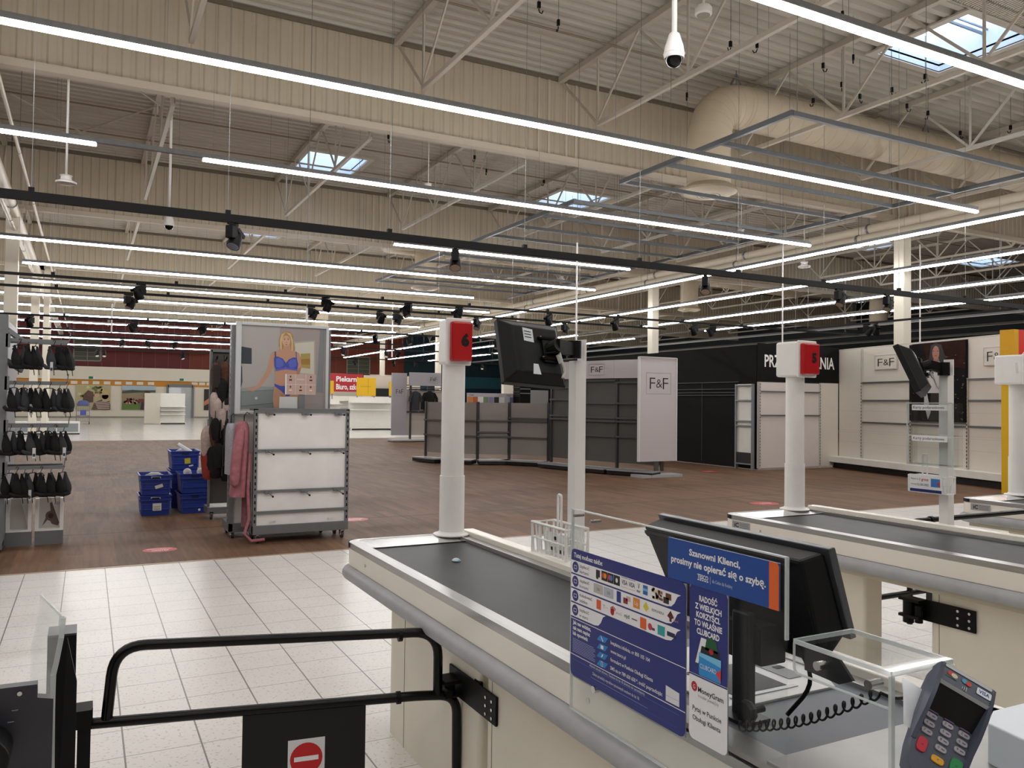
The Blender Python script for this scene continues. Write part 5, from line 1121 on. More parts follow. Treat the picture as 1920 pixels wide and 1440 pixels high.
def vesa(r,T,d,gx,px,py,pz):
    m=MB(black_m); P_=lambda *v:T(v)
    m.bar(P_(gx-.05,d-.006,.05),P_(gx+.05,d-.006,.05),.03,.008,up=(0,0,1)); m.bar(P_(gx-.05,d-.006,-.05),P_(gx+.05,d-.006,-.05),.03,.008); m.bar(P_(gx,d-.008,.06),P_(gx,d-.008,-.07),.07,.01,up=P_(0,1,0)-P_(0,0,0))
    m.build('mount_plate',r)
    a=MB(black_m); a.cyl(P_(gx,d-.0,0),P_(gx+.02,d-.05,0),.03,16); a.bar(P_(gx+.02,d-.04,0),(px,py,pz),.03,.06); a.cyl((px,py,pz-.04),(px,py,pz+.04),.035,16); a.build('tilt_arm',r)
    c=MB(P('b9b7b0',.4)); c.tube(bend([P_(gx+.03,d-.03,.01),P_(gx+.035,d-.035,-.06),P_(gx+.05,d-.03,-.12),P_(gx+.03,d-.03,-.15)],.03),.006,6); c.bar(P_(gx+.025,d-.03,-.04),P_(gx+.035,d-.03,-.08),.018,.012); c.build('signal_cable',r)
    c=MB(black_m); c.tube(bend([P_(gx-.03,d-.01,-.03),P_(gx+.01,d-.05,-.035),(px-.01,py,pz-.03),(px,py,pz)],.03),.005,6); c.build('power_cable',r)
    s=MB(chrome)
    for dx in (-.04,.04):
        for dz in (-.05,.05): s.cyl(P_(gx+dx,d-.011,dz),P_(gx+dx,d-.014,dz),.006,8)
    s.build('bolts',r)
r,T,i,j,d=screen('black till screen seen from behind on the tall white post of the nearest counter',(1.755,3.15,1.825),.31,.31,-.4,.02,.07); vesa(r,T,d,.06,1.99,3.17,1.85)
r,T,i,j,d=screen('black till screen seen from the side on the post of the second counter',(4.46,3.22,1.83),.31,.31,-.42,.56,.1); vesa(r,T,d,.03,4.64,3.14,1.84)
# ---- wire baskets
def wire_basket(x,y,z,label,dx=.12,dy=.3,h=.14,handle=True):
    r=thing('wire_basket',label,'wire basket',(x,y,z)); b=MB(mat('white_wire','eeeeec',.35)); R_=.0046
    for zz,g in ((z,.012),(z+h*.5,.004),(z+h,0)): b.tube([(x-dx+g,y-dy/2+g,zz),(x-g,y-dy/2+g,zz),(x-g,y+dy/2-g,zz),(x-dx+g,y+dy/2-g,zz)],R_*(1.5 if zz==z+h else 1),6,closed=True)
    n=9
    for k in range(n):
        yy=y-dy/2+dy*k/(n-1)
        for xx,g in ((x-dx,.012),(x,-.012)): b.tube([(xx,yy,z+h),(xx+g,yy,z),],R_,5)
        b.tube([(x-dx+.012,yy,z),(x-.012,yy,z)],R_,5)
    for k in range(4):
        xx=x-dx+dx*k/3
        for yy in (y-dy/2,y+dy/2): b.tube([(xx,yy,z+h),(xx,yy,z)],R_,5)
    b.build('wire_frame',r)
    if handle: MB(M['white_wire']).tube(bend([(x-.02,y+.08,z+h-.02),(x-.02,y+.08,z+h+.13),(x-.02,y+.05,z+h+.13),(x-.02,y+.05,z+h-.02)],.01),R_*1.3,6).build('tall_loop',r)
    return r
r=wire_basket(2.0,3.2,.9,'white wire basket hung on the monitor post of the nearest counter')
MB(acry_edge).box((1.93,3.1,.91),(1.935,3.3,1.0)).build('plastic_insert',r); k=MB(black_m); k.box((1.925,3.2,.97),(1.93,3.24,.985)); k.box((1.925,3.12,.915),(1.93,3.17,.93)); k.box((1.925,3.22,.92),(1.93,3.25,.935)); k.build('black_marks',r)
r=wire_basket(4.66,3.2,1.08,'white wire basket with a small clubcard card on the second monitor post',.1,.24,.1)
p=Panel((4.553,3.31,1.08),(0,-1,0),(0,0,1)); p.rect(0,0,.22,.11,P('f0eff0',.3),0); p.rect(.005,.004,.215,.022,P(navy),1); p.text('Magazyn za',.012,.078,.009,P('2a3a7a'),1,w=.05); p.text('1 grosz',.07,.073,.016,P('b02a4a'),1,w=.06,bold=.02); p.text('z kartą',.012,.045,.009,P('2a3a7a'),1,w=.035); p.text('CLUBCARD',.052,.042,.014,P('2a3a7a'),1,w=.08); p.rect(.145,.04,.205,.09,P('3f7fc4'),1); p.poly([(.205,.04),(.205,.08),(.185,.06)],P('c23a4a'),2); p.mb.build('card_print',r); MB(white_pl).box((4.5535,3.09,1.08),(4.557,3.31,1.19)).build('card',r)
def card_rack():
    r=thing('gift_card_rack','clear acrylic two tier gift card rack labelled Karty podarunkowe','card rack',(4.6,3.17,1.25)); x=4.56; ya,yb=3.33,3.03
    b=MB(clear)
    for z0,z1 in ((1.44,1.63),(1.25,1.42)): b.box((x,yb,z0),(x+.003,ya,z1)); b.box((x+.06,yb,z0-.01),(x+.063,ya,z1+.0))
    for yy in (ya,yb): b.box((x,yy,1.25),(x+.1,yy+.003,1.63))
    b.box((x,yb,1.43),(x+.1,ya,1.434)); b.box((x,yb,1.25),(x+.1,ya,1.254)); b.build('clear_pockets',r)
    e=MB(acry_edge)
    for z in (1.63,1.43,1.25): e.box((x-.003,yb,z-.004),(x+.002,ya,z+.003))
    for yy in (ya,yb): e.box((x-.003,yy-.003,1.25),(x+.002,yy+.003,1.63))
    e.build('polished_edges',r)
    for z in (1.585,1.395):
        p=Panel((x-.004,ya-.035,z),(0,-1,0),(0,0,1)); p.rrect(0,0,.235,.035,.005,P('f2f2f2',.3),0); p.text('Karty podarunkowe',.01,.01,.017,P('2a2c33'),1,w=.205); p.mb.build('tier_label',r)
card_rack()
# ---- clear screen with stickers
GX=1.172
def glass():
    r=thing('acrylic_screen','clear acrylic screen standing along the till with notices stuck on it','acrylic screen',(GX,1.5,.78)); y0,y1,zb,zt=1.11,1.868,.78,1.315
    MB(clear).box((GX,y0,zb),(GX+.006,y1,zt)).build('sheet',r)
    e=MB(acry_edge); e.box((GX-.001,y1-.002,zb),(GX+.007,y1+.002,zt)); e.box((GX-.001,y0,zt-.002),(GX+.007,y1,zt+.001)); e.box((GX-.001,y0-.002,1.16),(GX+.007,y0+.002,zt)); e.box((GX-.001,y0,zb-.002),(GX+.007,y1,zb+.001)); e.build('polished_edge',r)
    for yy,zz in ((1.74,.87),(1.84,1.3),(1.76,1.295)): MB(chrome).cyl((GX-.012,yy,zz),(GX+.02,yy,zz),.009 if zz<1 else .004,14).build('bolt',r)
glass()
def pay_sheet():
    y1=1.862; z0=.873; W,Hh=.472,.338; r=thing('payment_notice','dark blue notice listing payment cards and vouchers on the clear screen','notice',(GX,y1,z0)); pan=Panel((GX-.004,y1,z0),(0,-1,0),(0,0,1),.0003)
    s1=lambda zx,zy: pan.q(atX(1060+zx/6,1010+zy/6,GX-.004)); s2=lambda zx,zy: pan.q(atX(1060+zx/6,1200+zy/6,GX-.004))
    nb=P('25307a',.3); wt=P('ecebee',.3); tx=P('3a4048'); 
    pan.rrect(0,0,W,Hh,.018,nb,0)
    rows=[(.307,.273),(.269,.235),(.231,.197),(.193,.158)]
    for k,(a,b_) in enumerate(rows):
        L=.455 if k<3 else .165; pts=[(0,b_),(L-.045,b_),(L-.025,b_+.006),(L,a-.0 if False else (a+b_)/2+.012)]
        pts=[(0,b_),(L-.05,b_),(L-.033,b_+.003),(L-.022,b_+.012),(L-.012,a-.006),(L,a),(0,a)]; pan.poly(pts,wt,1)
        cx,cy=.022,(a+b_)/2; pan.ell(cx,cy,.0155,.0145,nb,2,20); pan.frame(cx-.007,cy-.005,cx+.007,cy+.005,.0015,wt,3)
    for k,(t1,t2) in enumerate((('zapłacić','kartami'),('zapłacić','bonami'),('doładować','telefon'),('zapłacić','w euro'))):
        a,b_=rows[k]; pan.text(t1,.043,b_+.02,.0085,tx,2,w=.046 if k!=2 else .06); pan.text(t2,.043,b_+.0055,.0085,tx,2,w=.042 if k!=2 else .038)
    pan.text('Tutaj możesz także:',.014,.3165,.0115,wt,2,w=.135,bold=.03)
    def lg(x,y,w_,h,c,l=2): pan.rect(x,y,x+w_,y+h,P(c,.4),l)
    y=.278; 
    lg(.12,y+.006,.018,.018,'2a2628'); pan.ell(.126,y+.006,.006,.006,P('3a3436'),3,10)
    for k,c in enumerate(('1b1a1d','1b1a1d','1b1a1d')): lg(.145+k*.027,y+.002,.026,.024,c)
    pan.ell(.154,y+.015,.0065,.007,P('d23a2a'),3,14); pan.ell(.162,y+.015,.0065,.007,P('e8912a'),4,14); pan.ell(.181,y+.015,.0065,.007,P('d23a4a'),3,14); pan.ell(.189,y+.015,.0065,.007,P('3a7ac4'),4,14); pan.ell(.212,y+.014,.005,.006,P('e8e8e8'),3,12)
    for k in range(2): pan.text('VISA',.232+k*.03,y+.01,.011,P('3a3f4a'),2,w=.024,bold=.01); lg(.23+k*.03,y+.026,.028,.0012,'333842'); lg(.23+k*.03,y+.003,.028,.001,'d9a08a')
    pan.text('V',.297,y+.012,.013,P('3a3f4a'),2,w=.009); pan.text('PAY',.294,y+.003,.005,P('2a2d33'),2,w=.015,bold=.04)
    lg(.318,y+.003,.018,.022,'2a6ab4'); lg(.318,y+.012,.018,.006,'7ac0e4',3)
    random.seed(8)
    for k in range(22): lg(.345+random.random()*.04,y+.001+random.random()*.02,.008,.006,random.choice(['7a4a3a','c9a890','3a2a28','e0cdb8','9a5a4a']))
    lg(.402,y+.01,.02,.014,'6a3a2a'); lg(.394,y+.0,.02,.014,'2a2a26')
    y=.24
    lg(.11,y+.002,.042,.024,'b9bab4'); lg(.156,y+.002,.042,.024,'b4bbc4'); pan.text('50',.126,y+.01,.007,P('55585a'),3,w=.012); pan.text('50',.172,y+.01,.007,P('55585a'),3,w=.012)
    lg(.212,y,.018,.027,'2a3a8a'); lg(.24,y+.003,.018,.014,'8a2a2a'); lg(.252,y+.011,.018,.012,'d9b0ac'); lg(.28,y+.002,.026,.024,'dd8a3a'); pan.text('Up',.285,y+.009,.01,P('f2e4d4'),3,w=.015); pan.poly([(.33,y+.026),(.341,y+.012),(.33,y+.003),(.319,y+.012)],P('d9c93a'),2)
    pan.text('REMUNERA',.352,y+.01,.006,P('55504f'),2,w=.045); pan.poly([(.408,y+.012),(.42,y+.026),(.432,y+.012),(.424,y+.008),(.424,y+.001),(.416,y+.001),(.416,y+.008)],P('5a2420'),2); pan.text('Card',.428,y+.004,.006,P('c98a7a'),2,w=.018)
    y=.2
    lg(.124,y+.003,.02,.024,'dd5a34'); pan.text('T···',.152,y+.01,.01,P('a9a0a6'),2,w=.024); pan.ell(.194,y+.01,.008,.008,P('b5222c'),2,14)
    for k in range(5): pan.poly([(.186+k*.004,y+.014),(.189+k*.004,y+.014),(.19+k*.0045,y+.026-abs(k-2)*.002),(.187+k*.0045,y+.026-abs(k-2)*.002)],P('b5222c'),2)
    pan.text('plus2',.21,y+.01,.007,P('9a9aa0'),2,w=.024); pan.text('njd',.245,y+.01,.009,P('3a6a4a'),2,w=.02,bold=.02); lg(.275,y+.012,.022,.003,'6a6a70')
    lg(.308,y,.024,.026,'e0642a'); pan.ell(.346,y+.012,.008,.008,P('c93a5a'),2,14); lg(.352,y+.006,.012,.006,'7a3a6a'); lg(.374,y+.002,.026,.022,'2aa0a4'); lg(.408,y+.008,.028,.01,'2a2c44')
    for z,t in ((.1515,.0018),(.056,.0018)): pan.rect(0,z,W,z+t,wt,2)
    for z in (.044,): pan.rect(.012,z,W-.02,z+.0006,P('6f86c4'),2)
    pan.rect(.012,.014,W-.03,.0145,P('4a62aa'),2)
    for k,t in enumerate(('Jak nas widzisz,','tak nam napisz','lub opowiedz')): pan.text(t,.012,.138-k*.0145,.0095,wt,2,w=(.087,.083,.073)[k],bold=.03)
    for k in range(9): pan.rect(.012,.0985-k*.0042,.012+(.108 if k%3 else .1),.1-k*.0042,P('9aa4d0'),2)
    for k,(t,w_) in enumerate((('bezpłatna infolinia, nr 800 105 104',.158),('www.tesco.pl',.064),('formularz w Punkcie Obsługi Klienta',.17),('SMS na nr 789 650 650 *, treść poprzedzając',.205))):
        z=.132-k*.021; pan.text(t,.188,z-.002,.0088,wt,2,w=w_,bold=.01); cx=.151; pan.poly([(cx-.024,z-.007),(cx+.012,z-.007),(cx+.026,z+.008),(cx-.01,z+.008)],P('2f86cc'),2)
        if k==0: pan.poly([(cx-.006,z+.006),(cx-.003,z+.006),(cx+.005,z-.005),(cx+.002,z-.006)],wt,3)
        elif k==1: pan.rect(cx-.006,z-.004,cx+.006,z+.005,wt,3)
        elif k==2: pan.poly([(cx-.004,z-.005),(cx+.002,z-.002),(cx+.006,z+.006),(cx,z+.003)],wt,3)
        else: pan.frame(cx-.004,z-.006,cx+.004,z+.007,.0012,wt,3)
    pan.text('Alkohol szkodzi zdrowiu. Osobom do lat 18 alkoholu nie sprzedajemy.',.094,.0475,.0065,P('d5d9ea'),2,w=.235); pan.text('Zakaz sprzedaży wyrobów tytoniowych osobom do lat 18.',.108,.03,.0075,P('e0e3f0'),2,w=.2); pan.rect(.1,.021,.34,.0222,P('8a96c8'),2)
    pan.poly([(.405,.062),(.452,.062),(.452,.092),(.405,.096)],P('dfe0e4'),2); pan.rect(.405,.074,.45,.0748,P('9a9ca4'),3)
    pan.mb.build('notice_print',r); MB(P('8f9298',.3)).box((GX-.0035,y1-W,z0+.003),(GX-.001,y1,z0+Hh-.003)).build('notice_sheet',r)
pay_sheet()
def club_sheet():
    y1=1.378; z0=.884; W,Hh=.118,.333; r=thing('clubcard_notice','narrow notice, blue clubcard text above a white money transfer half','notice',(GX,y1,z0)); pan=Panel((GX-.004,y1,z0),(0,-1,0),(0,0,1),.0003)
    nb=P('25307a',.3); wt=P('ecebee',.3); pan.rrect(0,0,W,Hh,.014,wt,0); pan.poly([(0,.14),(W,.14),(W,Hh-.014),(W-.004,Hh-.004),(W-.014,Hh),(.014,Hh),(.004,Hh-.004),(0,Hh-.014)],nb,1)
    for k,(t,w_) in enumerate((('RADOŚĆ',.056),('Z WIELKICH',.082),('KORZYŚCI.',.074),('TO WŁAŚNIE',.086),('CLUBCARD',.07))): pan.text(t,W/2,.298-k*.0175,.0118,wt,2,w=w_,bold=.035,al='c')
    pan.poly([(.02,.165),(.038,.222),(.08,.222),(.075,.165)],P('e9e9ea'),2); pan.poly([(.03,.165),(.04,.205),(.095,.205),(.095,.165)],P('1e2420'),3); pan.poly([(.05,.2),(.055,.222),(.07,.23),(.085,.222),(.09,.2)],P('1d5a34'),3); pan.ell(.07,.2,.007,.006,P('b5223a'),4,12)
    pan.rrect(.032,.142,.1,.19,.004,P('2f8fd4'),4); pan.poly([(.032,.19),(.1,.19),(.1,.175),(.032,.182)],P('7ac4ea'),5); pan.poly([(.085,.16),(.1,.172),(.1,.145)],P('d93a3a'),6); pan.text('CLUBCARD',.036,.158,.0095,wt,6,w=.05)
    pan.rect(0,.136,W,.139,nb,2)
    pan.ell(.017,.113,.0095,.0105,P('b5222c'),2,20); pan.text('G',.017,.108,.009,wt,3,w=.007,al='c'); pan.text('MoneyGram',.029,.105,.011,P('2a2c30'),2,w=.078,bold=.01); pan.text('transfer pieniężny',.029,.094,.007,P('a9a4a4'),2,w=.064)
    pan.text('Pytaj w Punkcie',.012,.062,.0105,P('2a2c30'),2,w=.089,bold=.005); pan.text('Obsługi Klienta',.012,.042,.0105,P('2a2c30'),2,w=.087,bold=.005)
    pan.mb.build('notice_print',r); MB(P('8f9298',.3)).box((GX-.0035,y1-W,z0+.003),(GX-.001,y1,z0+Hh-.003)).build('notice_sheet',r)
club_sheet()
def lean_sheet():
    y1=1.452; z0=1.212; W,Hh=.33,.09; r=thing('do_not_lean_notice','blue and orange notice asking customers not to lean on the screen','notice',(GX,y1,z0)); pan=Panel((GX+.0072-.0125,y1,z0),(0,-1,0),(0,0,1),.0003)
    bl=P(bluep,.35); wt=P('ecebee',.3); pan.rect(0,0,W-.025,Hh,bl,0); pan.poly([(W-.025,0),(W,0),(W,Hh-.006),(W-.004,Hh),(W-.025,Hh)],P('e2672c',.4),0)
    pan.text('Szanowni Klienci,',(W-.03)/2,.062,.0135,wt,1,w=.155,bold=.03,al='c'); pan.text('prosimy nie opierać się o szybę.',.012,.038,.0145,wt,1,w=.285,bold=.03)
    pan.text('TESCO',.1,.018,.009,wt,1,w=.034,bold=.025)
    for k in range(5): pan.poly([(.1+k*.0072,.014),(.105+k*.0072,.014),(.106+k*.0072,.0165),(.101+k*.0072,.0165)],wt,1)
    pan.rect(.14,.012,.1406,.028,wt,1); pan.text('dla Ciebie dla Rodziny',.146,.0165,.007,P('c4d0e4'),1,w=.06)
    pan.mb.build('notice_print',r); MB(P('2a4a86',.3)).box((GX-.0048,y1-W,z0),(GX-.001,y1,z0+Hh)).build('notice_sheet',r)
lean_sheet()
# ---- cashier monitor behind the screen
def cash_monitor():
    r=thing('cashier_monitor','large black cashier monitor seen from behind through the clear screen','monitor',(1.45,1.55,.87))
    def q(x,y,z): return Vector((x,y,z))
    T_=[atX(1206,990,1.385),atX(1500,1048,1.385)]; ya,yb=T_[0].y,T_[1].y; zt=1.262
    # thick wedge body: back face toward the customer, screen toward the cashier, bottom swung away
    back=[q(1.385,ya,zt),q(1.385,yb,zt),q(1.46,yb-.0,1.02),q(1.44,ya-.09,1.03)]
    front=[q(1.45,ya+.01,zt+.015),q(1.45,yb-.01,zt+.015),q(1.52,yb-.01,1.09),q(1.5,ya-.08,1.09)]
    MB(blackp).add(back+front,[(3,2,1,0),(4,5,6,7),(0,1,5,4),(1,2,6,5),(2,3,7,6),(3,0,4,7)]).build('back_housing',r,bev=.008)
    f2=[p+Vector((.0,s*.012,t*.01)) for p,s,t in zip(front,(1,-1,-1,1),(1,1,-1,-1))]; f3=[p+Vector((.02,0,.003)) for p in f2]
    MB(mat('dark_chrome_rim','5b5e63',.3,.6)).add(f2+f3,[(3,2,1,0),(4,5,6,7),(0,1,5,4),(1,2,6,5),(2,3,7,6),(3,0,4,7)]).build('screen_bezel',r,bev=.003)
    MB(darkp).prism([q(1.375,ya-.02,1.245),q(1.375,yb+.03,1.245),q(1.385,yb+.03,1.235),q(1.385,ya-.02,1.235)],(0,0,.008)).build('top_ridge',r)
    b=MB(darkp); b.box((1.36,1.4,.87),(1.385,1.455,1.12)); b.box((1.38,1.38,1.0),(1.46,1.5,1.09)); b.build('stand_arm',r,bev=.005)
    MB(darkp).box((1.33,1.38,.872),(1.41,1.48,.88)).build('stand_foot',r)
    k=MB(blackp); c=atX(1400,1335,1.32); k.lathe(c,[(.01,-.012),(.024,-.01),(.027,0),(.024,.01),(.01,.012)],9,mt=Matrix.Rotation(PI/2,3,'Y')); k.cyl(c,c+Vector((.05,0,0)),.008,10); k.build('clamp_knob',r)
    MB(black_m).tube(bend([(1.44,1.35,1.08),(1.47,1.3,.98),(1.42,1.34,.9)],.05),.005,8).build('cable',r)
cash_monitor()
def side_device():
    p=atX(1545,1175,1.75); r=thing('receipt_printer','black device edge showing behind the cashier monitor','till device',p); MB(blackp).box((1.62,p.y-.02,.875),(1.8,p.y+.16,1.08)).build('body',r,bev=.006); MB(darkp).box((1.6,p.y-.05,1.08),(1.8,p.y+.12,1.09)).build('top_plate',r)
# ---- clear acrylic bracket shelf
def acrylic_shelf():
    r=thing('acrylic_bracket_shelf','thick clear acrylic shelf with bolts over the till mat beside the payment terminal','acrylic shelf',(1.25,1.0,.9))
    z=1.15; A,B_,Cc,D=Vector((1.2,1.115,z)),Vector((1.2,.905,z)),Vector((1.36,.905,z)),Vector((1.36,1.115,z)); t=.008
    MB(clear).prism([A,B_,Cc,D],(0,0,t)).build('top_sheet',r)
    MB(clear).prism([A,B_,B_-Vector((0,0,.055)),A-Vector((0,0,.055))],(.008,0,0)).build('front_flap',r)
    MB(clear).prism([B_,B_-Vector((0,0,.27)),B_-Vector((0,0,.27))+Vector((.15,0,0)),Cc],(0,-.008,0)).build('side_leg',r)
    e=MB(acry_edge); 
    for p,q in ((A,B_),(B_,Cc),(Cc,D),(D,A)): e.bar(p+Vector((0,0,t/2)),q+Vector((0,0,t/2)),.005,t)
    e.tube(bend([A,A-Vector((0,0,.055)),B_-Vector((0,0,.055)),B_],.012),.0025,6); e.bar(B_,B_-Vector((0,0,.27)),.006,.009,up=(1,0,0)); e.build('polished_edge',r)
    for yy in (1.055,.945): MB(chrome).cyl((1.192,yy,1.125),(1.222,yy,1.125),.0085,16).build('standoff_bolt',r)
    MB(darkp).prism([(1.222,1.11,1.148),(1.222,1.11,1.098),(1.222,1.03,1.095),(1.222,1.0,1.11),(1.222,1.03,1.14)],(.006,0,0)).build('backing_bracket',r)
acrylic_shelf()
def coil():
    r=thing('coiled_cable','black coiled telephone style cable hanging from the monitor arm to the terminal','cable',(1.28,1.2,.9)); a=atX(1385,1362,1.27); b_=atX(1645,1300,1.27); pts=[]; N=300; turns=18
    for k in range(N+1):
        t=k/N; c=a.lerp(b_,t)+Vector((0,0,-.018*math.sin(PI*t))); an=2*PI*turns*t; pts.append(c+Vector((math.cos(an)*.008,0,math.sin(an)*.0105)))
    MB(black_m).tube(pts,.0022,5).build('coil',r,smooth=True); e=atX(1730,1300,1.3); MB(black_m).tube(bend([pts[-1],atX(1680,1312,1.28),e,atX(1790,1292,1.3)],.03),.003,6).build('straight_lead',r)
coil()
# ---- payment terminal
def terminal():
    cr,cu,cf=RR@Vector((1,0,0)),RR@Vector((0,1,0)),RR@Vector((0,0,-1))
    U=(cr*.555+cu*.62+cf*.555).normalized(); R_=cr*1.232-cu*.783-cf*.524; R_=(R_-U*R_.dot(U)).normalized(); N=R_.cross(U).normalized()
    C_=C0+ray(1775,1364)*1.24; r=thing('payment_terminal','dark blue grey card payment terminal with red, yellow and green keys','payment terminal',C_)
    T=lambda x,y,z=0: C_+R_*x+U*y+N*z
    body=mat('terminal_plastic','4c5262',.35,var=.04,scale=30); dk=mat('terminal_dark','101116',.3)
    prof=[(-.092,.030,.028),(-.086,.037,.012),(-.06,.041,.008),(-.02,.040,.010),(.0,.041,.016),(.03,.042,.022),(.06,.043,.024),(.082,.041,.022),(.09,.034,.012)]
    rows=[]
    for y,w_,h in prof: rows.append([T(-w_,y,-.03),T(w_,y,-.03),T(w_*1.02,y,-.012),T(w_*.97,y,h-.004),T(w_*.9,y,h),T(-w_*.9,y,h),T(-w_*.97,y,h-.004),T(-w_*1.02,y,-.012)])
    # the lower part is flat, the upper part rises as a hood round the display recess
    flat=[]; 
    for y,w_ in ((-.09,.03),(-.082,.037),(-.05,.041),(.03,.042),(.06,.042),(.084,.04),(.092,.032)): flat.append([T(-w_,y,-.03),T(w_,y,-.03),T(w_*1.04,y,-.012),T(w_,y,0),T(-w_,y,0),T(-w_*1.04,y,-.012)])
    b=MB(body); b.quadgrid(flat,closed=True); b.poly(flat[0][::-1]); b.poly(flat[-1]); b.build('lower_body',r,smooth=True)
    for s in (-1,1):
        h=MB(body); sec=[]
        for y,z in ((-.045,.001),(-.025,.008),(.0,.02),(.03,.028),(.06,.03),(.085,.026)): sec.append([T(s*.041,y,-.002),T(s*.044,y,.0),T(s*.043,y,z),T(s*.037,y,z+.001),T(s*.035,y,-.001)])
        h.quadgrid(sec,closed=True); h.poly(sec[0]); h.poly(sec[-1][::-1]); h.build('hood_wing',r,smooth=True)
    h=MB(body); h.add([T(-.042,.05,.03),T(.042,.05,.03),T(.042,.086,.027),T(-.042,.086,.027),T(-.04,.05,.024),T(.04,.05,.024),T(.036,.094,.0),T(-.036,.094,.0)],[(0,1,2,3),(4,5,1,0),(3,2,6,7),(0,3,7,4),(1,5,6,2)]); hd=h.build('hood_top',r,bev=.002)
    MB(dk).add([T(-.035,.012,.001),T(.035,.012,.001),T(.038,.05,.024),T(-.038,.05,.024)],[(0,1,2,3)]).build('display',r)
    MB(mat('terminal_trim','a9adb4',.3,.4)).add([T(-.036,.047,.0275),T(.036,.047,.0275),T(.038,.052,.031),T(-.038,.052,.031)],[(0,1,2,3)]).build('display_trim',r)
    p=Panel(T(-.04,.053,.0308),R_,(U-N*.08).normalized(),.0003); e0=p.P(0,0); 
    p.rrect(.004,.0255,.076,.031,.002,P('b9bcc0',.3),1); p.ell(.014,.0175,.005,.004,P('c9403a'),1,12); p.ell(.02,.0165,.005,.004,P('d9cdb8'),2,12); p.rect(.006,.011,.026,.0125,P('3f7a5a'),1)
    p.ell(.036,.0175,.0045,.004,P('4aa0c9'),1,12); p.ell(.042,.0165,.0045,.004,P('c9483a'),2,12); p.rrect(.055,.009,.077,.021,.002,P('e0e3ea',.3),1); p.text('VISA',.058,.0125,.006,P('2a4a9a'),2,w=.016,bold=.02)
    for q_ in range(3): p.frame(.034+q_*.003,.003-.001*q_,.035+q_*.003,.007+.001*q_,.0004,P('c9ccd0'),1)
    p.mb.build('logo_strip',hd)
    kp=Panel(T(0,0,0),R_,U,.0005); grey=mat('key_grey','a9a5b0',.35)
    def key(x,y,w_,hh,m,nm,t=None):
        o=[]; n=12
        for k in range(n): a=2*PI*k/n; ca,sa=math.cos(a),math.sin(a); o.append(T(x+w_*(abs(ca)**.6)*(1 if ca>0 else -1),y+hh*(abs(sa)**.6)*(1 if sa>0 else -1),0))
        kb=MB(m).prism(o,N*.003).build(nm,r,bev=.0006)
        if t:
            tp=Panel(T(x,y,.0031),R_,U,.0002); tp.text(t,-.004 if len(t)==1 and m is grey else 0,-.0018,.0042,P('2a2a33'),1,al='c'); 
            if m is grey: tp.rect(0,-.001,.005,.0008,P('55535e'),1)
            tp.mb.build('key_print',kb)
    for rr_ in range(3):
        for cc in range(3): key(-.025+cc*.025,.003-rr_*.0138,.0085,.0046,grey,'key',str(rr_*3+cc+1))
    key(0,-.0385,.0085,.0046,grey,'key','0')
    key(-.026,-.048,.0075,.012,mat('key_red','c2263a',.35),'red_key','x'); key(.0,-.0575,.0095,.0055,mat('key_yellow','e2a72c',.35),'yellow_key','<'); key(.026,-.05,.009,.0115,mat('key_green','1f8a4a',.35),'green_key','o')
    for x in (-.024,0,.024): key(x,.0125 -.002,.008,.0016,P('5b4a66'),'function_key')
    st=MB(steel_r); base=T(0,-.02,-.03); st.tube([base,base-N*.03-Vector((0,0,.06)),Vector((1.22,base.y+.02,.93))],.014,12); st.build('mount_arm',r,smooth=True)
    sl=thing('receipt_slip','crumpled white receipt sticking out beside the payment terminal','receipt',T(-.06,.02,-.02)); MB(mat('receipt_paper','dcdfe4',.6)).quadgrid([[T(-.075,.05,-.022),T(-.045,.048,-.018),T(-.03,.045,-.024)],[T(-.066,.02,-.018),T(-.045,.015,-.024),T(-.03,.015,-.02)],[T(-.052,-.02,-.022),T(-.042,-.025,-.018),T(-.03,-.03,-.024)]]).build('paper',sl,smooth=True,solid=.0004)
    s2=thing('white_bracket','small white punched plastic bracket under the lower right of the terminal','bracket',T(.05,-.07,-.03)); b=MB(white_lac); b.prism([T(.025,-.05,-.034),T(.055,-.045,-.034),T(.08,-.1,-.034),T(.03,-.11,-.034)],N*.003); b.build('plate',s2); k=MB(P('55565a')); 
    for (x,y) in ((.057,-.07),(.048,-.086)): k.prism([T(x+.008*math.cos(a),y+.004*math.sin(a),-.0308) for a in [PI*q_/6 for q_ in range(12)]],N*.0004)
    k.build('punched_holes',s2)
terminal()
# ---- small things on the belt
p=atz(855,1052,.866); r=thing('crumpled_wrapper','tiny crumpled white and blue wrapper on the black belt','litter',p); MB(P('cfe2ee',.4)).lathe(p,[(.018,0),(.02,.004),(.012,.012),(.004,.014)],7).build('paper',r); MB(P('7ab4d6',.4)).lathe(p+Vector((.008,-.01,0)),[(.012,0),(.01,.006),(.003,.008)],6).build('blue_fold',r)
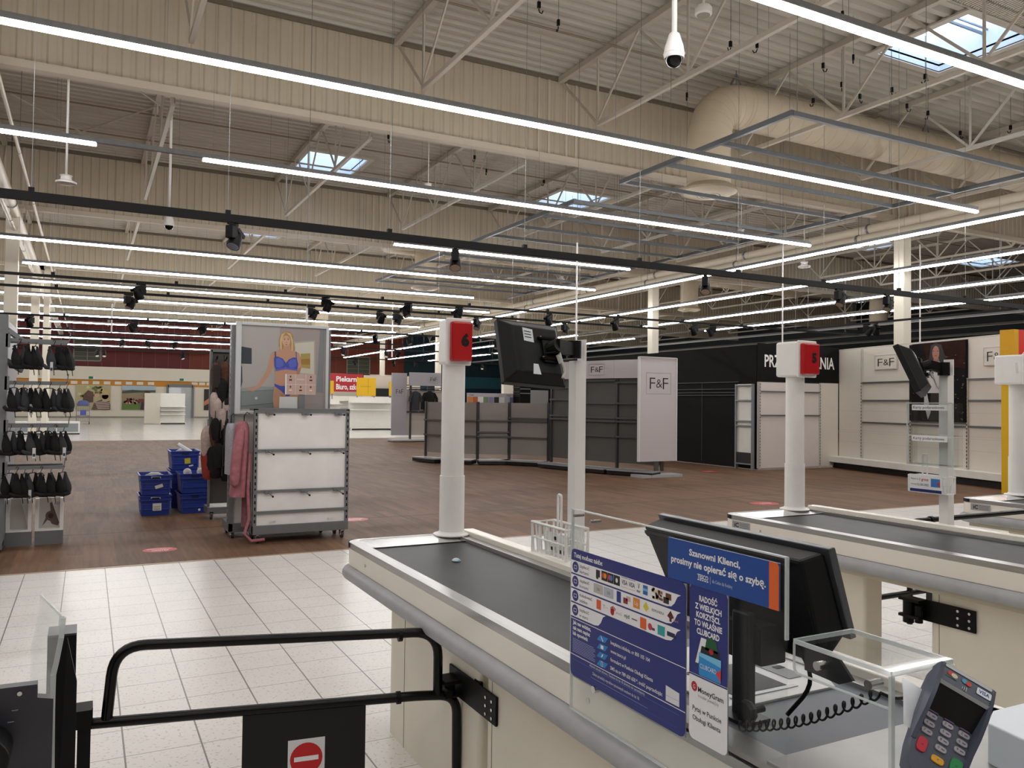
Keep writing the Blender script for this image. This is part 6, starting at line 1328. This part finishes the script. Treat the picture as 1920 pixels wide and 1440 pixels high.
# ---- barrier gates
def gate():
    A=Vector((1.27,2.93,0)); B_=Vector((0.0,3.1,0)); u=(B_-A).normalized(); n=u.cross(Vector((0,0,1)))
    def g(px,py): d=ray(px,py); t=(A-C0).dot(n)/d.dot(n); return C0+d*t
    r=thing('barrier_gate','black tubular lane barrier gate with a black plate and no entry sign','gate',(.6,3.0,0)); R_=.0185; m=mat('gloss_black_tube','060607',.25,spec=.35)
    lo=[g(168,1357),g(790,1304),g(858,1300),g(855,1450)]; lo[2].z=lo[1].z; 
    pts=bend([lo[0],lo[1],g(856,1303),Vector((g(856,1440).x,g(856,1440).y,.12)),],.085,8)
    MB(m).tube(pts,R_,14).build('lower_rail',r,smooth=True)
    q=g(200,1348); q1=g(213,1212); q2=g(822,1184); q3=g(822,1304)
    MB(m).tube(bend([Vector((q.x,q.y,q.z)),Vector((q.x+.02,q.y,q1.z)),q2,Vector((q2.x,q2.y,q3.z))],.1,8),R_,14).build('upper_hoop',r,smooth=True)
    for pp in (g(750,1191),g(747,1308)): MB(black_m).cyl(pp-u*.008,pp+u*.008,R_*1.28,16).build('clamp_ring',r)
    a=g(455,1340); b_=g(686,1322); MB(mat('matt_black_plate','0b0b0d',.5)).prism([a,b_,Vector((b_.x,b_.y,.12)),Vector((a.x,a.y,.12))],n*.004).build('plate',r)
    c=g(540,1389); d=g(609,1385); w_=(d-c).length; pan=Panel(Vector((c.x,c.y,c.z-.19))-n*.002,(-u),(0,0,1),.0004); 
    if pan.n.y>0: pan.n=-pan.n
    pan.rect(0,0,w_,.19,P('dfe0e4',.4),0); pan.ell(w_/2,.19-w_*.5-.006,w_*.44,w_*.44,P('c2191f',.35),1,28); pan.rect(w_*.17,.19-w_*.5-.014,w_*.83,.19-w_*.5+.003,P('f0f0f0'),2); pan.mb.build('no_entry_sign',r)
    # swinging end post at the left
    l0=g(158,1350); MB(black_m).box((l0.x-.02,l0.y-.02,0),(l0.x+.02,l0.y+.02,l0.z+.01)).build('end_post',r); MB(black_m).box((l0.x-.03,l0.y-.03,l0.z+.0),(l0.x+.025,l0.y+.05,l0.z+.045)).build('post_cap',r)
    # hinge on the counter
    h=thing('gate_hinge','black hinge plate with six bolts on the nearest counter leg','hinge',(1.32,2.8,.5)); MB(black_m).box((1.318,2.6,.44),(1.328,3.02,.545)).build('plate',h,bev=.002)
    s=MB(chrome)
    for yy in (2.63,2.68):
        for zz in (.46,.49,.52): s.cyl((1.3145,yy,zz),(1.319,yy,zz),.006,10)
    s.build('bolts',h); b=MB(black_m); b.box((1.25,2.9,.50),(1.32,3.0,.515)); b.box((1.25,2.9,.45),(1.32,3.0,.46)); b.cyl((1.285,2.94,.46),(1.285,2.94,.5),.022,14); b.cyl((1.27,2.9,.47),(1.27,3.0,.47),.015,10); b.build('pivot_block',h,bev=.002); MB(black_m).box((1.328,2.75,.47),(1.34,2.8,.55)).build('bracket_lug',h)
gate()
def hinge5():
    h=thing('gate_hinge','black hinge plate with six bolts on the second counter leg','hinge',(3.9,2.6,.55)); x=3.9; a=atX(1700,1122,x); b_=atX(1830,1165,x); MB(black_m).box((x-.005,b_.y,.49),(x+.005,a.y,.6)).build('plate',h,bev=.002); s=MB(chrome)
    for yy in (b_.y+.03,b_.y+.09):
        for zz in (.51,.545,.58): s.cyl((x-.009,yy,zz),(x-.004,yy,zz),.007,10)
    s.build('bolts',h); b=MB(black_m); b.box((x-.07,a.y-.12,.585),(x,a.y+.0,.6)); b.box((x-.07,a.y-.12,.50),(x,a.y+.0,.515)); b.cyl((x-.04,a.y-.04,.47),(x-.04,a.y-.04,.59),.028,14); b.cyl((x-.04,a.y-.1,.48),(x-.04,a.y-.1,.57),.02,14); b.build('pivot_block',h,bev=.002)
hinge5()
def gate4():
    r=thing('barrier_gate','black barrier gate with a pink sticker seen beyond the second counter','gate',(5.4,2.95,0)); m=M['gloss_black_tube']; p=[atY(1676,976,3.6),atY(1700,970,3.6),atY(1990,1012,3.6)]
    y=3.45; zt=.86; MB(m).tube(bend([(4.75,y,.2),(4.75,y,zt),(6.1,y,zt),(6.1,y,.2)],.08),.0185,12).build('upper_hoop',r,smooth=True)
    zl=atY(1676,1116,y).z; MB(m).tube(bend([(4.45,y,zl),(6.15,y,zl),(6.15,y,.1)],.08),.0185,12).build('lower_rail',r,smooth=True); pa_=atY(1731,1143,y); pb_=atY(1800,1143,y); q1_=atY(1749,1112,y); q2_=atY(1776,1096,y)
    MB(M['matt_black_plate']).box((pa_.x,y-.024,pa_.z),(pb_.x+.1,y-.02,zl+.2)).build('plate',r); MB(P('e04a8a',.4)).box((q1_.x,y-.028,q1_.z),(q2_.x,y-.0245,q2_.z)).build('pink_sticker',r); MB(black_m).cyl((4.95,y,zt),(4.975,y,zt),.024,14).build('clamp_ring',r)
gate4()
# ---- edge of the left lane's till
def left_till():
    pl=atY(90,1190,3.12); pr_=atY(144,1187,3.12); r=thing('barrier_post','flat black steel post at the left edge of the nearest lane','post',(pl.x,3.1,0)); MB(black_m).box((pl.x,3.08,0),(pr_.x,3.16,pl.z)).build('post',r,bev=.002); MB(P('3a3b3f',.35)).box((pl.x,3.08,pl.z),(pr_.x,3.2,pl.z+.006)).build('top_cap',r); MB(black_m).box((pr_.x-.01,3.05,.5),(pr_.x+.05,3.12,.56)).build('gate_lug',r)
    Y=2.1; r=thing('till_side_panel','dark grey metal side panel of the next till at the lower left corner','till panel',(-.5,Y,0)); m=mat('charcoal_metal','3b3b42',.35,.3,var=.1,scale=9)
    a=atY(-40,1290,Y); b_=atY(70,1283,Y); c=atY(70,1308,Y); d=atY(100,1310,Y); MB(m).prism([(a.x-.6,Y,0),(a.x-.6,Y,a.z),(b_.x,Y,b_.z),(c.x,Y,c.z),(d.x,Y,d.z),(d.x,Y,0)][::-1],(0,.03,0)).build('panel',r); p=atY(37,1300,Y-.002); MB(chrome).cyl(p,p-Vector((0,.004,0)),.005,10).build('rivet',r)
    sc=MB(P('77787f'))
    for x,y in ((28,1332),(20,1354)): p=atY(x,y,Y-.002); sc.box((p.x-.006,Y-.003,p.z-.001),(p.x+.006,Y-.001,p.z+.001))
    sc.build('scratches',r)
    p=atY(0,1415,Y-.06); MB(blackp).cyl((p.x-.03,Y-.1,p.z),(p.x-.03,Y,p.z),.05,24).build('round_knob',r,bev=.006)
    Y=2.3; r=thing('acrylic_guard','bent clear acrylic guard seen edge on at the lower left','acrylic screen',(-.35,Y,0)); P4=[atY(x,y,Y) for x,y in ((119,1158),(115,1195),(106,1240),(100,1265),(98,1330),(97,1450))]; P4.append(Vector((P4[-1].x,P4[-1].y,.3)))
    off=Vector((-.06,.28,0)); MB(clear).quadgrid([[p,p+off] for p in P4]).build('sheet',r,solid=.005); e=MB(acry_edge)
    for p,q in zip(P4[:-1],P4[1:]): e.bar(p,q,.012,.012,up=(0,1,0))
    e.tube(bend([P4[0],P4[0]+off],.01),.004,6); e.build('polished_edge',r)
    MB(blackp).prism([P4[2]+Vector((.02,.2,0)),P4[2]+Vector((.045,.2,-.12)),Vector((P4[2].x+.045,P4[2].y+.2,.3)),Vector((P4[2].x-.0,P4[2].y+.2,.3))],(0,.02,0)).build('holder',r)
left_till()
